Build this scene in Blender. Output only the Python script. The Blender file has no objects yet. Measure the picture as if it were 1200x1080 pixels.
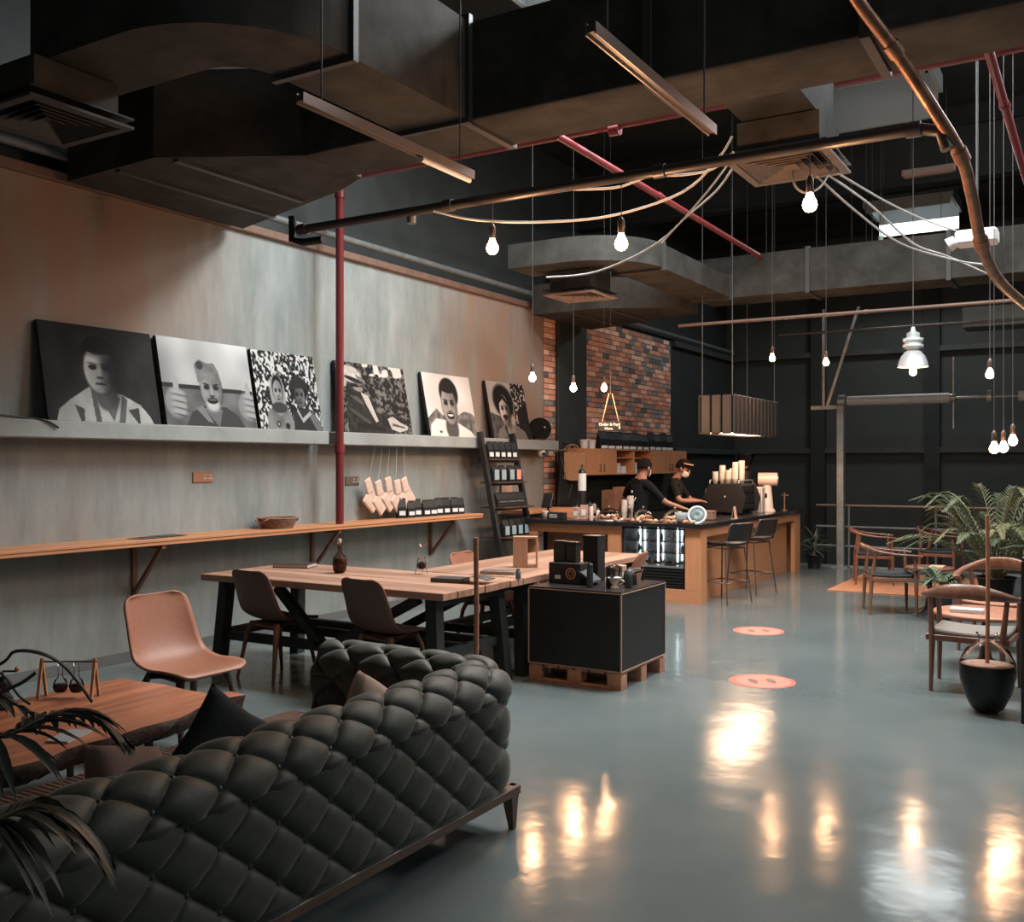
import bpy, math, random
import numpy as np
from mathutils import Vector, Matrix
random.seed(7); np.random.seed(7)
PI = math.pi
C = bpy.context.scene.collection
sc = bpy.context.scene
# ------------------------------------------------------------------ camera
YAW = math.radians(31.1)
CAMX, CAMZ, FPX = 6.8, 1.6, 1160.0
FW = Vector((-math.sin(YAW), math.cos(YAW), 0)); RT = Vector((math.cos(YAW), math.sin(YAW), 0))
cam_data = bpy.data.cameras.new('camera'); cam = bpy.data.objects.new('camera', cam_data); C.objects.link(cam)
cam.location = (CAMX, 0, CAMZ); cam.rotation_euler = (PI/2, 0, YAW)
cam_data.sensor_width = 36; cam_data.lens = 36*FPX/1200; cam_data.shift_y = 3/1200
cam_data.clip_start = 0.05
sc.camera = cam
# ------------------------------------------------------------------ light
w = bpy.data.worlds.new('world'); sc.world = w; w.use_nodes = True
bg = w.node_tree.nodes['Background']; bg.inputs[0].default_value = (.78, .9, 1, 1); bg.inputs[1].default_value = 0.25
def area(name, loc, rot, sx, sy, power, col):
    l = bpy.data.lights.new(name, 'AREA'); l.shape = 'RECTANGLE'; l.size = sx; l.size_y = sy; l.energy = power; l.color = col
    o = bpy.data.objects.new(name, l); o.location = loc; o.rotation_euler = rot; C.objects.link(o); return o
for i, (x, y, wx, pw) in enumerate([(3.9, 7.45, 3.4, 590), (6.2, 9.65, 5.0, 330), (3.95, 17.9, 1.3, 110)]):  # second lamp is added light, kept out of view behind the duct
    area('skylight_daylight', (x, y, 5.83), (0, 0, 0), wx, 1.1, pw, (.93, .99, 1))
# added tilted lamp, out of view, to throw shelf shadows on the long wall
area('rooflight_daylight', (8.9, 8.2, 5.45), (0, math.radians(62), 0), 1.1, 9.0, 130, (.93, .98, 1))
# added side lamps; the high windows and glass front behind them are unseen
area('window_daylight', (12.35, 8.5, 4.3), (0, math.radians(72), 0), 1.6, 8.5, 40, (.94, .98, 1))
area('window_daylight', (8.5, -3.8, 2.2), (math.radians(90), 0, 0), 5.0, 2.4, 25, (.82, .93, 1))
sc.view_settings.view_transform = 'Standard'; sc.view_settings.look = 'None'
sc.view_settings.gamma = 1; sc.view_settings.use_curve_mapping = False
sc.view_settings.exposure = -0.1
# ------------------------------------------------------------------ helpers
def P(px, py, Z):
    "world point that lies at distance Z in front of the camera"
    return Vector((CAMX, 0, CAMZ)) + FW*Z + RT*((px-600)/FPX*Z) + Vector((0, 0, (543-py)/FPX*Z))
def H(px, py, z):
    return P(px, py, (z-CAMZ)*FPX/(543-py))
def s2l(c):
    return tuple((x/255/12.92 if x <= 10 else ((x/255+.055)/1.055)**2.4) for x in c)
MATS = {}
def mat(name, col, rough=.6, metal=0, spec=.5, var=0, vscale=8, bump=0, bscale=60, col2=None, stretch=(1,1,1), emit=None, estr=0, trans=0, alpha=1, sheen=0, coat=0, ior=1.45):
    if name in MATS: return MATS[name]
    m = bpy.data.materials.new(name); m.use_nodes = True; nt = m.node_tree; n = nt.nodes; L = nt.links
    b = n['Principled BSDF']; b.inputs['Base Color'].default_value = (*col, 1)
    b.inputs['Roughness'].default_value = rough; b.inputs['Metallic'].default_value = metal
    b.inputs['Specular IOR Level'].default_value = spec; b.inputs['IOR'].default_value = ior
    if sheen: b.inputs['Sheen Weight'].default_value = sheen; b.inputs['Sheen Roughness'].default_value = .35
    if coat: b.inputs['Coat Weight'].default_value = coat; b.inputs['Coat Roughness'].default_value = .15
    if trans: b.inputs['Transmission Weight'].default_value = trans
    if alpha < 1: b.inputs['Alpha'].default_value = alpha
    if emit: b.inputs['Emission Color'].default_value = (*emit, 1); b.inputs['Emission Strength'].default_value = estr
    if var or col2 or bump:
        tc = n.new('ShaderNodeTexCoord'); mp = n.new('ShaderNodeMapping'); mp.inputs['Scale'].default_value = stretch
        L.new(tc.outputs['Object'], mp.inputs['Vector'])
    if var or col2:
        t = n.new('ShaderNodeTexNoise'); t.inputs['Scale'].default_value = vscale; t.inputs['Detail'].default_value = 6
        t.inputs['Roughness'].default_value = .65
        L.new(mp.outputs[0], t.inputs['Vector'])
        r = n.new('ShaderNodeValToRGB'); r.color_ramp.elements[0].position = .32; r.color_ramp.elements[1].position = .68
        c2 = col2 if col2 else tuple(x*(1-var) for x in col); c1 = col if col2 else tuple(min(1, x*(1+var)) for x in col)
        r.color_ramp.elements[0].color = (*c2, 1); r.color_ramp.elements[1].color = (*c1, 1)
        L.new(t.outputs[0], r.inputs[0]); L.new(r.outputs[0], b.inputs['Base Color'])
    if bump:
        t2 = n.new('ShaderNodeTexNoise'); t2.inputs['Scale'].default_value = bscale; t2.inputs['Detail'].default_value = 4
        L.new(mp.outputs[0], t2.inputs['Vector'])
        bp = n.new('ShaderNodeBump'); bp.inputs['Strength'].default_value = bump; bp.inputs['Distance'].default_value = .01
        L.new(t2.outputs[0], bp.inputs['Height']); L.new(bp.outputs[0], b.inputs['Normal'])
    MATS[name] = m; return m
def glass(name, tint=(1, 1, 1), alpha=.22, rough=.03):
    "thin clear glass: mostly see-through with real gloss"
    if name in MATS: return MATS[name]
    m = bpy.data.materials.new(name); m.use_nodes = True; nt = m.node_tree; n = nt.nodes; L = nt.links
    for x in list(n): n.remove(x)
    o = n.new('ShaderNodeOutputMaterial'); mix = n.new('ShaderNodeMixShader'); tr = n.new('ShaderNodeBsdfTransparent'); gl = n.new('ShaderNodeBsdfGlossy')
    tr.inputs[0].default_value = (*tint, 1); gl.inputs['Roughness'].default_value = rough
    fr = n.new('ShaderNodeLayerWeight'); fr.inputs[0].default_value = alpha
    L.new(fr.outputs['Fresnel'], mix.inputs[0]); L.new(tr.outputs[0], mix.inputs[1]); L.new(gl.outputs[0], mix.inputs[2]); L.new(mix.outputs[0], o.inputs[0])
    MATS[name] = m; return m
def wood(name, c1, c2, axis='y', scale=1.0, rough=.45, coat=0):
    s = {'x': (1.2, 16, 16), 'y': (16, 1.2, 16), 'z': (16, 16, 1.2)}[axis]
    return mat(name, c1, rough, col2=c2, vscale=1.6*scale, stretch=s, bump=.12, bscale=4*scale, coat=coat)

class MB:
    def __init__(s): s.v = []; s.f = []; s.mi = []; s.sm = []; s.M = Matrix.Identity(4); s.cur = 0
    def add(s, vs, fs, smooth=False):
        k = len(s.v); s.v += [tuple(s.M @ Vector(p)) for p in vs]
        for f in fs: s.f.append([i+k for i in f]); s.mi.append(s.cur); s.sm.append(smooth)
        return s
    def box(s, x0, x1, y0, y1, z0, z1, b=0):
        if x0 > x1: x0, x1 = x1, x0
        if y0 > y1: y0, y1 = y1, y0
        if z0 > z1: z0, z1 = z1, z0
        if b <= 0:
            vs = [(x0,y0,z0),(x1,y0,z0),(x1,y1,z0),(x0,y1,z0),(x0,y0,z1),(x1,y0,z1),(x1,y1,z1),(x0,y1,z1)]
            return s.add(vs, [(0,3,2,1),(4,5,6,7),(0,1,5,4),(1,2,6,5),(2,3,7,6),(3,0,4,7)])
        b = min(b, (x1-x0)*.45, (y1-y0)*.45, (z1-z0)*.45)
        vs = []; idx = {}
        X = (x0, x1); Y = (y0, y1); Z = (z0, z1)
        for i in (0, 1):
            for j in (0, 1):
                for k in (0, 1):
                    sx = b if i == 0 else -b; sy = b if j == 0 else -b; sz = b if k == 0 else -b
                    for a in range(3):
                        p = [X[i]+sx, Y[j]+sy, Z[k]+sz]; p[a] = (X[i], Y[j], Z[k])[a]
                        idx[(i,j,k,a)] = len(vs); vs.append(tuple(p))
        fs = []
        def q(*k): fs.append([idx[x] for x in k])
        for i in (0, 1):
            l = [(i,0,0,0),(i,1,0,0),(i,1,1,0),(i,0,1,0)]; q(*(l if i else l[::-1]))
            l = [(0,i,0,1),(1,i,0,1),(1,i,1,1),(0,i,1,1)]; q(*(l[::-1] if i else l))
            l = [(0,0,i,2),(1,0,i,2),(1,1,i,2),(0,1,i,2)]; q(*(l if i else l[::-1]))
        for j in (0, 1):
            for k in (0, 1):
                l = [(0,j,k,1),(1,j,k,1),(1,j,k,2),(0,j,k,2)]; q(*(l if j == k else l[::-1]) )
                l = [(j,0,k,0),(j,1,k,0),(j,1,k,2),(j,0,k,2)]; q(*(l[::-1] if j == k else l))
                l = [(j,k,0,0),(j,k,1,0),(j,k,1,1),(j,k,0,1)]; q(*(l if j == k else l[::-1]))
        for i in (0, 1):
            for j in (0, 1):
                for k in (0, 1):
                    l = [(i,j,k,0),(i,j,k,1),(i,j,k,2)]; q(*(l if (i+j+k) % 2 else l[::-1]))
        return s.add(vs, fs)
    def cyl(s, p0, p1, r0, r1=None, n=12, cap=True, smooth=True):
        if r1 is None: r1 = r0
        return s.tube([p0, p1], [r0, r1], n, cap, smooth)
    def tube(s, path, r, n=8, cap=True, smooth=True, closed=False, sq=None):
        path = [Vector(p) for p in path]; m = len(path)
        if not isinstance(r, (list, tuple)): r = [r]*m
        T = []
        for i in range(m):
            if closed: t = path[(i+1) % m]-path[i-1]
            else: t = path[min(i+1, m-1)]-path[max(i-1, 0)]
            T.append(t.normalized())
        up = Vector((0, 0, 1)) if abs(T[0].z) < .9 else Vector((1, 0, 0))
        a = T[0].cross(up).normalized(); vs = []
        for i in range(m):
            a = (a - T[i]*a.dot(T[i])).normalized(); b = T[i].cross(a)
            for k in range(n):
                th = 2*PI*(k+.5)/n
                ra, rb = (r[i] if not isinstance(r[i], tuple) else r[i][0]), (r[i] if not isinstance(r[i], tuple) else r[i][1])
                vs.append(path[i]+a*(math.cos(th)*ra)+b*(math.sin(th)*rb))
        fs = []
        for i in range(m if closed else m-1):
            for k in range(n):
                j = (i+1) % m; fs.append((i*n+k, i*n+(k+1) % n, j*n+(k+1) % n, j*n+k))
        s.add(vs, fs, smooth)
        if cap and not closed:
            s.add(vs[:n], [tuple(range(n))[::-1]]); s.add(vs[-n:], [tuple(range(n))])
        return s
    def lathe(s, prof, c=(0, 0, 0), n=20, smooth=True, cap=True):
        vs = []; fs = []
        for r, z in prof:
            for k in range(n):
                th = 2*PI*k/n; vs.append((c[0]+r*math.cos(th), c[1]+r*math.sin(th), c[2]+z))
        for i in range(len(prof)-1):
            for k in range(n):
                fs.append((i*n+k, i*n+(k+1) % n, (i+1)*n+(k+1) % n, (i+1)*n+k))
        s.add(vs, fs, smooth)
        if cap:
            if prof[0][0] > 1e-4: s.add(vs[:n], [tuple(range(n))[::-1]])
            if prof[-1][0] > 1e-4: s.add(vs[-n:], [tuple(range(n))])
        return s
    def ball(s, c, rx, ry=None, rz=None, n=12, m=8):
        ry = rx if ry is None else ry; rz = rx if rz is None else rz; vs = []; fs = []
        for i in range(m+1):
            ph = -PI/2+PI*i/m
            for k in range(n):
                th = 2*PI*k/n; vs.append((c[0]+rx*math.cos(ph)*math.cos(th), c[1]+ry*math.cos(ph)*math.sin(th), c[2]+rz*math.sin(ph)))
        for i in range(m):
            for k in range(n): fs.append((i*n+k, i*n+(k+1) % n, (i+1)*n+(k+1) % n, (i+1)*n+k))
        return s.add(vs, fs, True)
    def prism(s, poly, z0, z1):
        n = len(poly); ar = sum(poly[i][0]*poly[(i+1) % n][1]-poly[(i+1) % n][0]*poly[i][1] for i in range(n))
        if ar < 0: poly = poly[::-1]
        vs = [(x, y, z0) for x, y in poly]+[(x, y, z1) for x, y in poly]
        fs = [tuple(range(n))[::-1], tuple(range(n, 2*n))]+[(i, (i+1) % n, n+(i+1) % n, n+i) for i in range(n)]
        return s.add(vs, fs)
    def grid(s, fn, nu, nv, smooth=True):
        vs = [fn(i/nu, j/nv) for i in range(nu+1) for j in range(nv+1)]
        fs = [(i*(nv+1)+j, (i+1)*(nv+1)+j, (i+1)*(nv+1)+j+1, i*(nv+1)+j+1) for i in range(nu) for j in range(nv)]
        return s.add(vs, fs, smooth)
    def build(s, name, m, parent=None, loc=None, rz=0, solid=0, bevel=0, sub=0, **kw):
        me = bpy.data.meshes.new(name); me.from_pydata(s.v, [], s.f)
        for x in (m if isinstance(m, (list, tuple)) else [m]): me.materials.append(x)
        me.polygons.foreach_set('material_index', s.mi); me.polygons.foreach_set('use_smooth', s.sm); me.update()
        o = bpy.data.objects.new(name, me); C.objects.link(o)
        if parent: o.parent = parent
        if loc is not None: o.location = loc
        if rz: o.rotation_euler = (0, 0, rz)
        if solid: q = o.modifiers.new('s', 'SOLIDIFY'); q.thickness = solid; q.offset = 0
        if bevel: q = o.modifiers.new('b', 'BEVEL'); q.width = bevel; q.segments = 2
        if sub: q = o.modifiers.new('u', 'SUBSURF'); q.levels = q.render_levels = sub
        for k, v in kw.items(): o[k] = v
        return o
def T(name, label, cat, loc=(0, 0, 0), rz=0, group=None):
    o = bpy.data.objects.new(name, None); C.objects.link(o); o.location = loc; o.rotation_euler = (0, 0, rz)
    o.empty_display_size = .1; o['label'] = label; o['category'] = cat
    if group: o['group'] = group
    return o
def tag(o, label, cat, group=None):
    o['label'] = label; o['category'] = cat
    if group: o['group'] = group
    return o
KIDS = {}
def dup(root, loc, rz=0, label=None, group=None, scale=None):
    def cp(o, par):
        c = o.copy(); C.objects.link(c); c.parent = par
        for ch in kids(o): cp(ch, c)
        return c
    def kids(o): return [x for x in o.children]
    r = cp(root, None); r.location = loc; r.rotation_euler = (0, 0, rz)
    if label: r['label'] = label
    if group: r['group'] = group
    if scale: r.scale = scale
    return r
def struct(o): o['kind'] = 'structure'; return o
def flat(o): return o
# ------------------------------------------------------------------ materials
black_metal = mat('black_metal', (.012, .013, .013), .45)
black_paint = mat('black_paint', (.020, .0235, .022), .7, var=.25, vscale=3)
duct_m = mat('painted_duct', (.046, .043, .038), .8, spec=.2, var=.4, vscale=3, bump=.05)
steel = mat('galvanised_steel', (.28, .3, .3), .4, .6, var=.2)
dull_steel = mat('dull_steel', (.14, .15, .15), .5, .3, var=.2)
copper = mat('copper_pipe', (.32, .16, .10), .4, .5, var=.4, vscale=12)
dark_pipe = mat('dark_pipe', (.07, .06, .055), .4, .3)
red_pipe = mat('red_pipe', (.15, .018, .022), .4)
white_p = mat('white_plastic', (.62, .6, .57), .5)
cable_m = mat('white_cable', (.5, .48, .46), .6)
orange_wood = wood('orange_ply', (.56, .25, .12), (.47, .20, .095), 'y')
orange_wood_x = wood('orange_ply_x', (.56, .25, .12), (.47, .20, .095), 'x')
orange_wood_z = wood('orange_ply_z', (.56, .25, .12), (.46, .20, .095), 'z')
brown_wood = wood('walnut_wood', (.20, .085, .05), (.11, .045, .028), 'z', coat=.3)
glass_m = glass('clear_glass')
black_plastic = mat('black_plastic', (.012, .012, .013), .35)
paper = mat('kraft_paper', (.5, .33, .24), .8, var=.12)
label_m = mat('white_label', (.6, .62, .62), .7)
label_pink = mat('pink_label', (.62, .25, .2), .7)
label_teal = mat('teal_label', (.25, .33, .35), .7)
bulb_m = mat('glowing_bulb', (1, .8, .6), .3, emit=(1, .58, .32), estr=45)
rod_m = mat('hanger_steel', (.06, .06, .06), .7)
black_matte = mat('black_matte', (.012, .012, .013), .9, spec=.15)
# ================================================================== SETTING
def wall_mat():
    m = bpy.data.materials.new('stained_plaster'); m.use_nodes = True; nt = m.node_tree; n = nt.nodes; L = nt.links
    b = n['Principled BSDF']; b.inputs['Roughness'].default_value = .75; b.inputs['Specular IOR Level'].default_value = .25
    tc = n.new('ShaderNodeTexCoord'); mp = n.new('ShaderNodeMapping'); mp.inputs['Scale'].default_value = (1, 2.2, .55); L.new(tc.outputs['Object'], mp.inputs[0])
    t = n.new('ShaderNodeTexNoise'); t.inputs['Scale'].default_value = 1.3; t.inputs['Detail'].default_value = 8; t.inputs['Roughness'].default_value = .7; L.new(mp.outputs[0], t.inputs[0])
    r = n.new('ShaderNodeValToRGB'); e = r.color_ramp.elements; e[0].position = .3; e[1].position = .7
    e[0].color = (.15, .172, .166, 1); e[1].color = (.30, .315, .30, 1); L.new(t.outputs[0], r.inputs[0])
    # brown tone: strong high on the near stretch and towards the far end, faint elsewhere
    sep = n.new('ShaderNodeSeparateXYZ'); L.new(tc.outputs['Object'], sep.inputs[0])
    def mr(src, a, b_, c, d):
        q = n.new('ShaderNodeMapRange'); q.interpolation_type = 'SMOOTHSTEP'; L.new(src, q.inputs[0])
        for k, v in zip((1, 2, 3, 4), (a, b_, c, d)): q.inputs[k].default_value = v
        return q.outputs[0]
    def mul(a, b_):
        q = n.new('ShaderNodeMath'); q.operation = 'MULTIPLY'; L.new(a, q.inputs[0])
        if isinstance(b_, (int, float)): q.inputs[1].default_value = b_
        else: L.new(b_, q.inputs[1])
        return q.outputs[0]
    def add(a, b_):
        q = n.new('ShaderNodeMath'); q.operation = 'ADD'; q.use_clamp = True; L.new(a, q.inputs[0]); L.new(b_, q.inputs[1]); return q.outputs[0]
    t2 = n.new('ShaderNodeTexNoise'); t2.inputs['Scale'].default_value = 1.1; t2.inputs['Detail'].default_value = 5; L.new(mp.outputs[0], t2.inputs[0])
    near = mul(mr(sep.outputs[1], 6.9, 5.0, 0, 1), mr(sep.outputs[2], 1.9, 2.9, .15, 1))
    far = mul(mul(mr(sep.outputs[1], 9.3, 10.4, 0, .8), mr(sep.outputs[2], 1.3, 2.2, .35, 1)), mr(t2.outputs[0], .25, .6, .35, 1))
    st = mul(near, mr(t2.outputs[0], .28, .6, .45, 1))
    band = mul(mr(t2.outputs[0], .58, .75, 0, .22), mr(sep.outputs[2], .4, 1.2, .6, 1))
    fac = add(add(st, far), band)
    mx = n.new('ShaderNodeMix'); mx.data_type = 'RGBA'; L.new(fac, mx.inputs[0]); L.new(r.outputs[0], mx.inputs[6]); mx.inputs[7].default_value = (.27, .165, .115, 1)
    L.new(mx.outputs[2], b.inputs['Base Color'])
    t3 = n.new('ShaderNodeTexNoise'); t3.inputs['Scale'].default_value = 9; t3.inputs['Detail'].default_value = 8; L.new(tc.outputs['Object'], t3.inputs[0])
    bp = n.new('ShaderNodeBump'); bp.inputs['Strength'].default_value = .15; bp.inputs['Distance'].default_value = .02; L.new(t3.outputs[0], bp.inputs['Height']); L.new(bp.outputs[0], b.inputs['Normal'])
    return m
wall_m = wall_mat()
def floor_mat():
    m = bpy.data.materials.new('polished_floor'); m.use_nodes = True; nt = m.node_tree; n = nt.nodes; L = nt.links
    b = n['Principled BSDF']
    tc = n.new('ShaderNodeTexCoord')
    t = n.new('ShaderNodeTexNoise'); t.inputs['Scale'].default_value = .9; t.inputs['Detail'].default_value = 8; L.new(tc.outputs['Object'], t.inputs[0])
    r = n.new('ShaderNodeValToRGB'); e = r.color_ramp.elements; e[0].position = .3; e[1].position = .72
    e[0].color = (.115, .14, .14, 1); e[1].color = (.165, .188, .184, 1); L.new(t.outputs[0], r.inputs[0]); L.new(r.outputs[0], b.inputs['Base Color'])
    t2 = n.new('ShaderNodeTexNoise'); t2.inputs['Scale'].default_value = 5; t2.inputs['Detail'].default_value = 6; L.new(tc.outputs['Object'], t2.inputs[0])
    mr = n.new('ShaderNodeMapRange'); L.new(t2.outputs[0], mr.inputs[0]); mr.inputs[3].default_value = .09; mr.inputs[4].default_value = .19; L.new(mr.outputs[0], b.inputs['Roughness'])
    b.inputs['Specular IOR Level'].default_value = .45
    t3 = n.new('ShaderNodeTexNoise'); t3.inputs['Scale'].default_value = 3.2; t3.inputs['Detail'].default_value = 3; L.new(tc.outputs['Object'], t3.inputs[0])
    bp = n.new('ShaderNodeBump'); bp.inputs['Strength'].default_value = .25; bp.inputs['Distance'].default_value = .012; L.new(t3.outputs[0], bp.inputs['Height']); L.new(bp.outputs[0], b.inputs['Normal'])
    return m
floor_m = floor_mat()
struct(MB().box(0, 12.6, -4, 15.85, -.15, 0).build('floor', floor_m))
struct(MB().box(-.3, 12.6, 15.85, 20.6, -1.2, -1.0).build('floor', mat('lower_floor', (.03, .035, .035), .6)))
# left wall: plastered stretch, brick stretch, dark stretch
wl = struct(MB().box(-.2, 0, -4, 12.12, -.15, 3.72).build('wall_left', wall_m))
struct(MB().box(-.4, -.2, -4, 20.6, -1.2, 6.2).build('wall_left', black_paint))
wd = MB().box(-.2, -.03, 12.12, 20.5, -1.0, 3.9)
wd = struct(wd.build('wall_left', black_paint))
struct(MB().box(-.03, .06, 12.46, 13.36, 0, 4.4, .01).build('trim_1', black_paint))
struct(MB().box(-.2, .05, -4, 12.15, 3.72, 3.80, .01).build('trim_2', mat('brown_coping', (.15, .085, .06), .7, var=.2)))
struct(MB().box(-.2, 12.6, 20.5, 20.7, -1.2, 6.2).build('wall_back', mat('dark_cladding', (.042, .049, .046), .65, var=.15, vscale=1.2)))
# girts and columns of the back wall
g = mat('painted_girt', (.045, .05, .05), .5, var=.3, vscale=4)
for z in (1.86, 3.8): struct(MB().box(-.2, 12.6, 20.36, 20.5, z-.05, z+.05).build('trim_3', g))
for x in (1.75, 3.9, 6.25, 9): struct(MB().box(x-.14, x+.14, 20.34, 20.5, -1, 6.1).build('trim_4', black_paint))
for z in (1.84, 3.78): struct(MB().box(-.03, .07, 16.9, 20.36, z-.05, z+.05).build('trim_5', g))
struct(MB().box(-.03, .02, -4, 12.12, -.0, .0).box(0, .015, -4, 12.1, 0, .08).build('baseboard_left', mat('skirting', (.12, .12, .115), .6)))
# ceiling with purlins
ceil_m = mat('black_ceiling', (.013, .016, .016), .8)
sk = [(2.1, 5.7, 6.8, 8.1), (3.6, 8.8, 9.05, 10.25), (3.9, 5.1, 11.4, 12.4), (3.3, 4.6, 17.3, 18.5)]  # the second opening is an added one, hidden by the duct
cb = MB(); ys = [-4, 6.8, 8.1, 9.05, 10.25, 11.4, 12.4, 17.3, 18.5, 20.6]
for i in range(9):
    if i % 2 == 0: cb.box(-.4, 12.6, ys[i], ys[i+1], 6.1, 6.25)
    else: cb.box(-.4, sk[i//2][0], ys[i], ys[i+1], 6.1, 6.25); cb.box(sk[i//2][1], 12.6, ys[i], ys[i+1], 6.1, 6.25)
struct(cb.build('ceiling', ceil_m))
sky_m = mat('skylight_sheet', (.8, .85, .88), .6, emit=(.82, .93, 1), estr=1.6)
curb = mat('skylight_curb', (.30, .33, .33), .6)
for i, (x0, x1, y0, y1) in enumerate(sk):
    o = struct(MB().box(x0, x1, y0+.35, y1-.25, 6.13, 6.15).build('window_%d' % (i+1), sky_m if i != 2 else mat('dirty_skylight', (.5, .55, .55), .6, emit=(.82, .93, 1), estr=.25)))  # third sheet glows more weakly than the others
    MB().box(x0, x1, y0, y0+.34, 6.0, 6.14).box(x0, x1, y1-.05, y1, 5.62, 6.14).box(x0, x1, y0-.02, y0+.02, 5.8, 6.14).box(x0-.05, x0, y0, y1, 5.9, 6.14).box(x1, x1+.05, y0, y1, 5.9, 6.14).build('window_frame', curb, o)
for i, y in enumerate([1.2, 3.0, 4.8, 11.0, 13.6, 15.2, 16.6, 19.3]):
    struct(MB().box(-.2, 12.6, y-.04, y+.04, 5.86, 6.1).box(-.2, 12.6, y-.1, y+.1, 5.84, 5.87).build('trim_6', ceil_m))
# added glowing sheet, out of view, around the tilted lamp
rl = struct(MB().add([(9.25, 3.6, 5.1), (9.25, 12.8, 5.1), (9.0, 12.8, 6.1), (9.0, 3.6, 6.1)], [(0, 1, 2, 3)]).build('window_4', sky_m, solid=.03)); MB().box(9.2, 9.3, 3.5, 12.9, 5.0, 5.1).box(8.95, 9.3, 3.5, 3.6, 5.0, 6.1).box(8.95, 9.3, 12.8, 12.9, 5.0, 6.1).build('window_frame', curb, rl)
# steel portal rafters
for y in (2.2, 13.6, 19.2):
    struct(MB().box(-.2, 12.6, y-.02, y+.02, 5.2, 5.86).box(-.2, 12.6, y-.12, y+.12, 5.16, 5.2).build('trim_7', black_paint))
# right wall, its window band added for side light, and wall behind the photographer
wr = MB().box(12.6, 12.8, -4, 20.6, -1.2, 3.3).box(12.6, 12.8, -4, 20.6, 5.4, 6.2).box(12.6, 12.8, -4, 4, 3.3, 5.4).box(12.6, 12.8, 13, 20.6, 3.3, 5.4)
struct(wr.build('wall_right', black_paint))
for i in range(6):
    y = 4+i*1.5
    o = struct(MB().box(12.68, 12.7, y+.04, y+1.46, 3.34, 5.36).build('window_%d' % (i+6), glass_m))
    MB().box(12.64, 12.74, y, y+.04, 3.3, 5.4).box(12.64, 12.74, y+1.46, y+1.5, 3.3, 5.4).box(12.64, 12.74, y, y+1.5, 3.3, 3.34).box(12.64, 12.74, y, y+1.5, 5.36, 5.4).build('window_frame', black_metal, o)
struct(MB().box(-.4, 5.5, -4.2, -4, -.15, 6.2).box(11.5, 12.8, -4.2, -4, -.15, 6.2).box(5.5, 11.5, -4.2, -4, 3.6, 6.2).build('wall_front', black_paint))
o = struct(MB().box(5.56, 11.44, -4.12, -4.1, 0.05, 3.55).build('window_12', glass_m))
fr = MB()
for x in (5.5, 7.5, 9.5, 11.44): fr.box(x, x+.06, -4.15, -4.05, 0, 3.6)
fr.box(5.5, 11.5, -4.15, -4.05, 0, .06).box(5.5, 11.5, -4.15, -4.05, 3.54, 3.6).build('window_frame', black_metal, o)
# conduit along the wall head
struct(MB().cyl((.1, -3, 3.9), (.1, 20, 3.9), .035).build('trim_8', dull_steel))
# ledge
led = struct(MB().box(0, .26, -4, 7.38, 1.785, 1.915, .008).box(0, .26, 7.5, 12.1, 1.785, 1.915, .008).build('trim_9', mat('ledge_concrete', (.26, .275, .265), .7, var=.15, vscale=3)))
# brick facing: real bricks, real joints
brick_ms = [mat('brick_%s' % nm, c, .85, var=.15, vscale=30) for nm, c in (('orange', (.66, .31, .20)), ('pale', (.78, .46, .35)), ('rust', (.50, .21, .14)), ('grey', (.22, .21, .20)), ('dark', (.12, .12, .12)), ('brown', (.38, .22, .17)))]
def bricks(y0, y1, z0, z1, name):
    bk = MB(); row = 0; z = z0; L_, Hh, jt = .235, .067, .012
    while z < z1-.02:
        y = y0-(L_/2 if row % 2 else 0)
        while y < y1-.01:
            a, b_ = max(y, y0), min(y+L_, y1)
            if b_-a > .03:
                bk.cur = random.choices(range(6), (30, 16, 16, 18, 10, 14))[0]; d = random.uniform(-.004, .004)
                bk.box(-.03, .012+d, a, b_, z, min(z+Hh, z1))
            y += L_+jt
        z += Hh+jt; row += 1
    o = bk.build(name, brick_ms, wl); o['kind'] = 'stuff'
    MB().box(-.03, .002, y0-.005, y1+.005, z0, z1).build('mortar_bed', mat('mortar', (.08, .07, .066), .9), wl)
bricks(12.13, 12.45, 1.0, 3.78, 'brick_courses')
bricks(13.38, 16.8, 1.6, 3.82, 'brick_courses')

# ================================================================== DUCTS AND CEILING GEAR
def duct_main(y0, y1, x0, x1, z0, z1, label, seams, name='air_duct'):
    t = T(name, label, 'air duct', (x0, y0, z0), group='painted air ducts')
    W = x1-x0
    MB().box(0, W, 0, y1-y0, 0, z1-z0, .006).build('duct_body', duct_m, t)
    for s in seams:
        MB().box(s-x0, s-x0+.05, -.02, y1-y0+.02, -.02, z1-z0+.02).build('flange', mat('duct_flange', (.05, .045, .04), .5), t)
    return t
duct_main(5.05, 5.6, 2.1, 12.4, 3.7, 4.3, 'long black rectangular duct crossing overhead from plenum to upper right corner', [3.4, 4.6, 5.75, 7.2, 8.7])
duct_main(12.3, 12.9, 2.2, 12.4, 3.72, 4.25, 'far black duct crossing the hall above the bar, beyond the curved elbow', [3.6, 5.2, 6.8])
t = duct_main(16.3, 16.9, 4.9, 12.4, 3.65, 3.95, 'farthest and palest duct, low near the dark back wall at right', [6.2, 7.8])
for ch in t.children: ch.data.materials[0] = mat('grey_duct', (.12, .13, .125), .5, .2, var=.25, vscale=2)
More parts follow.
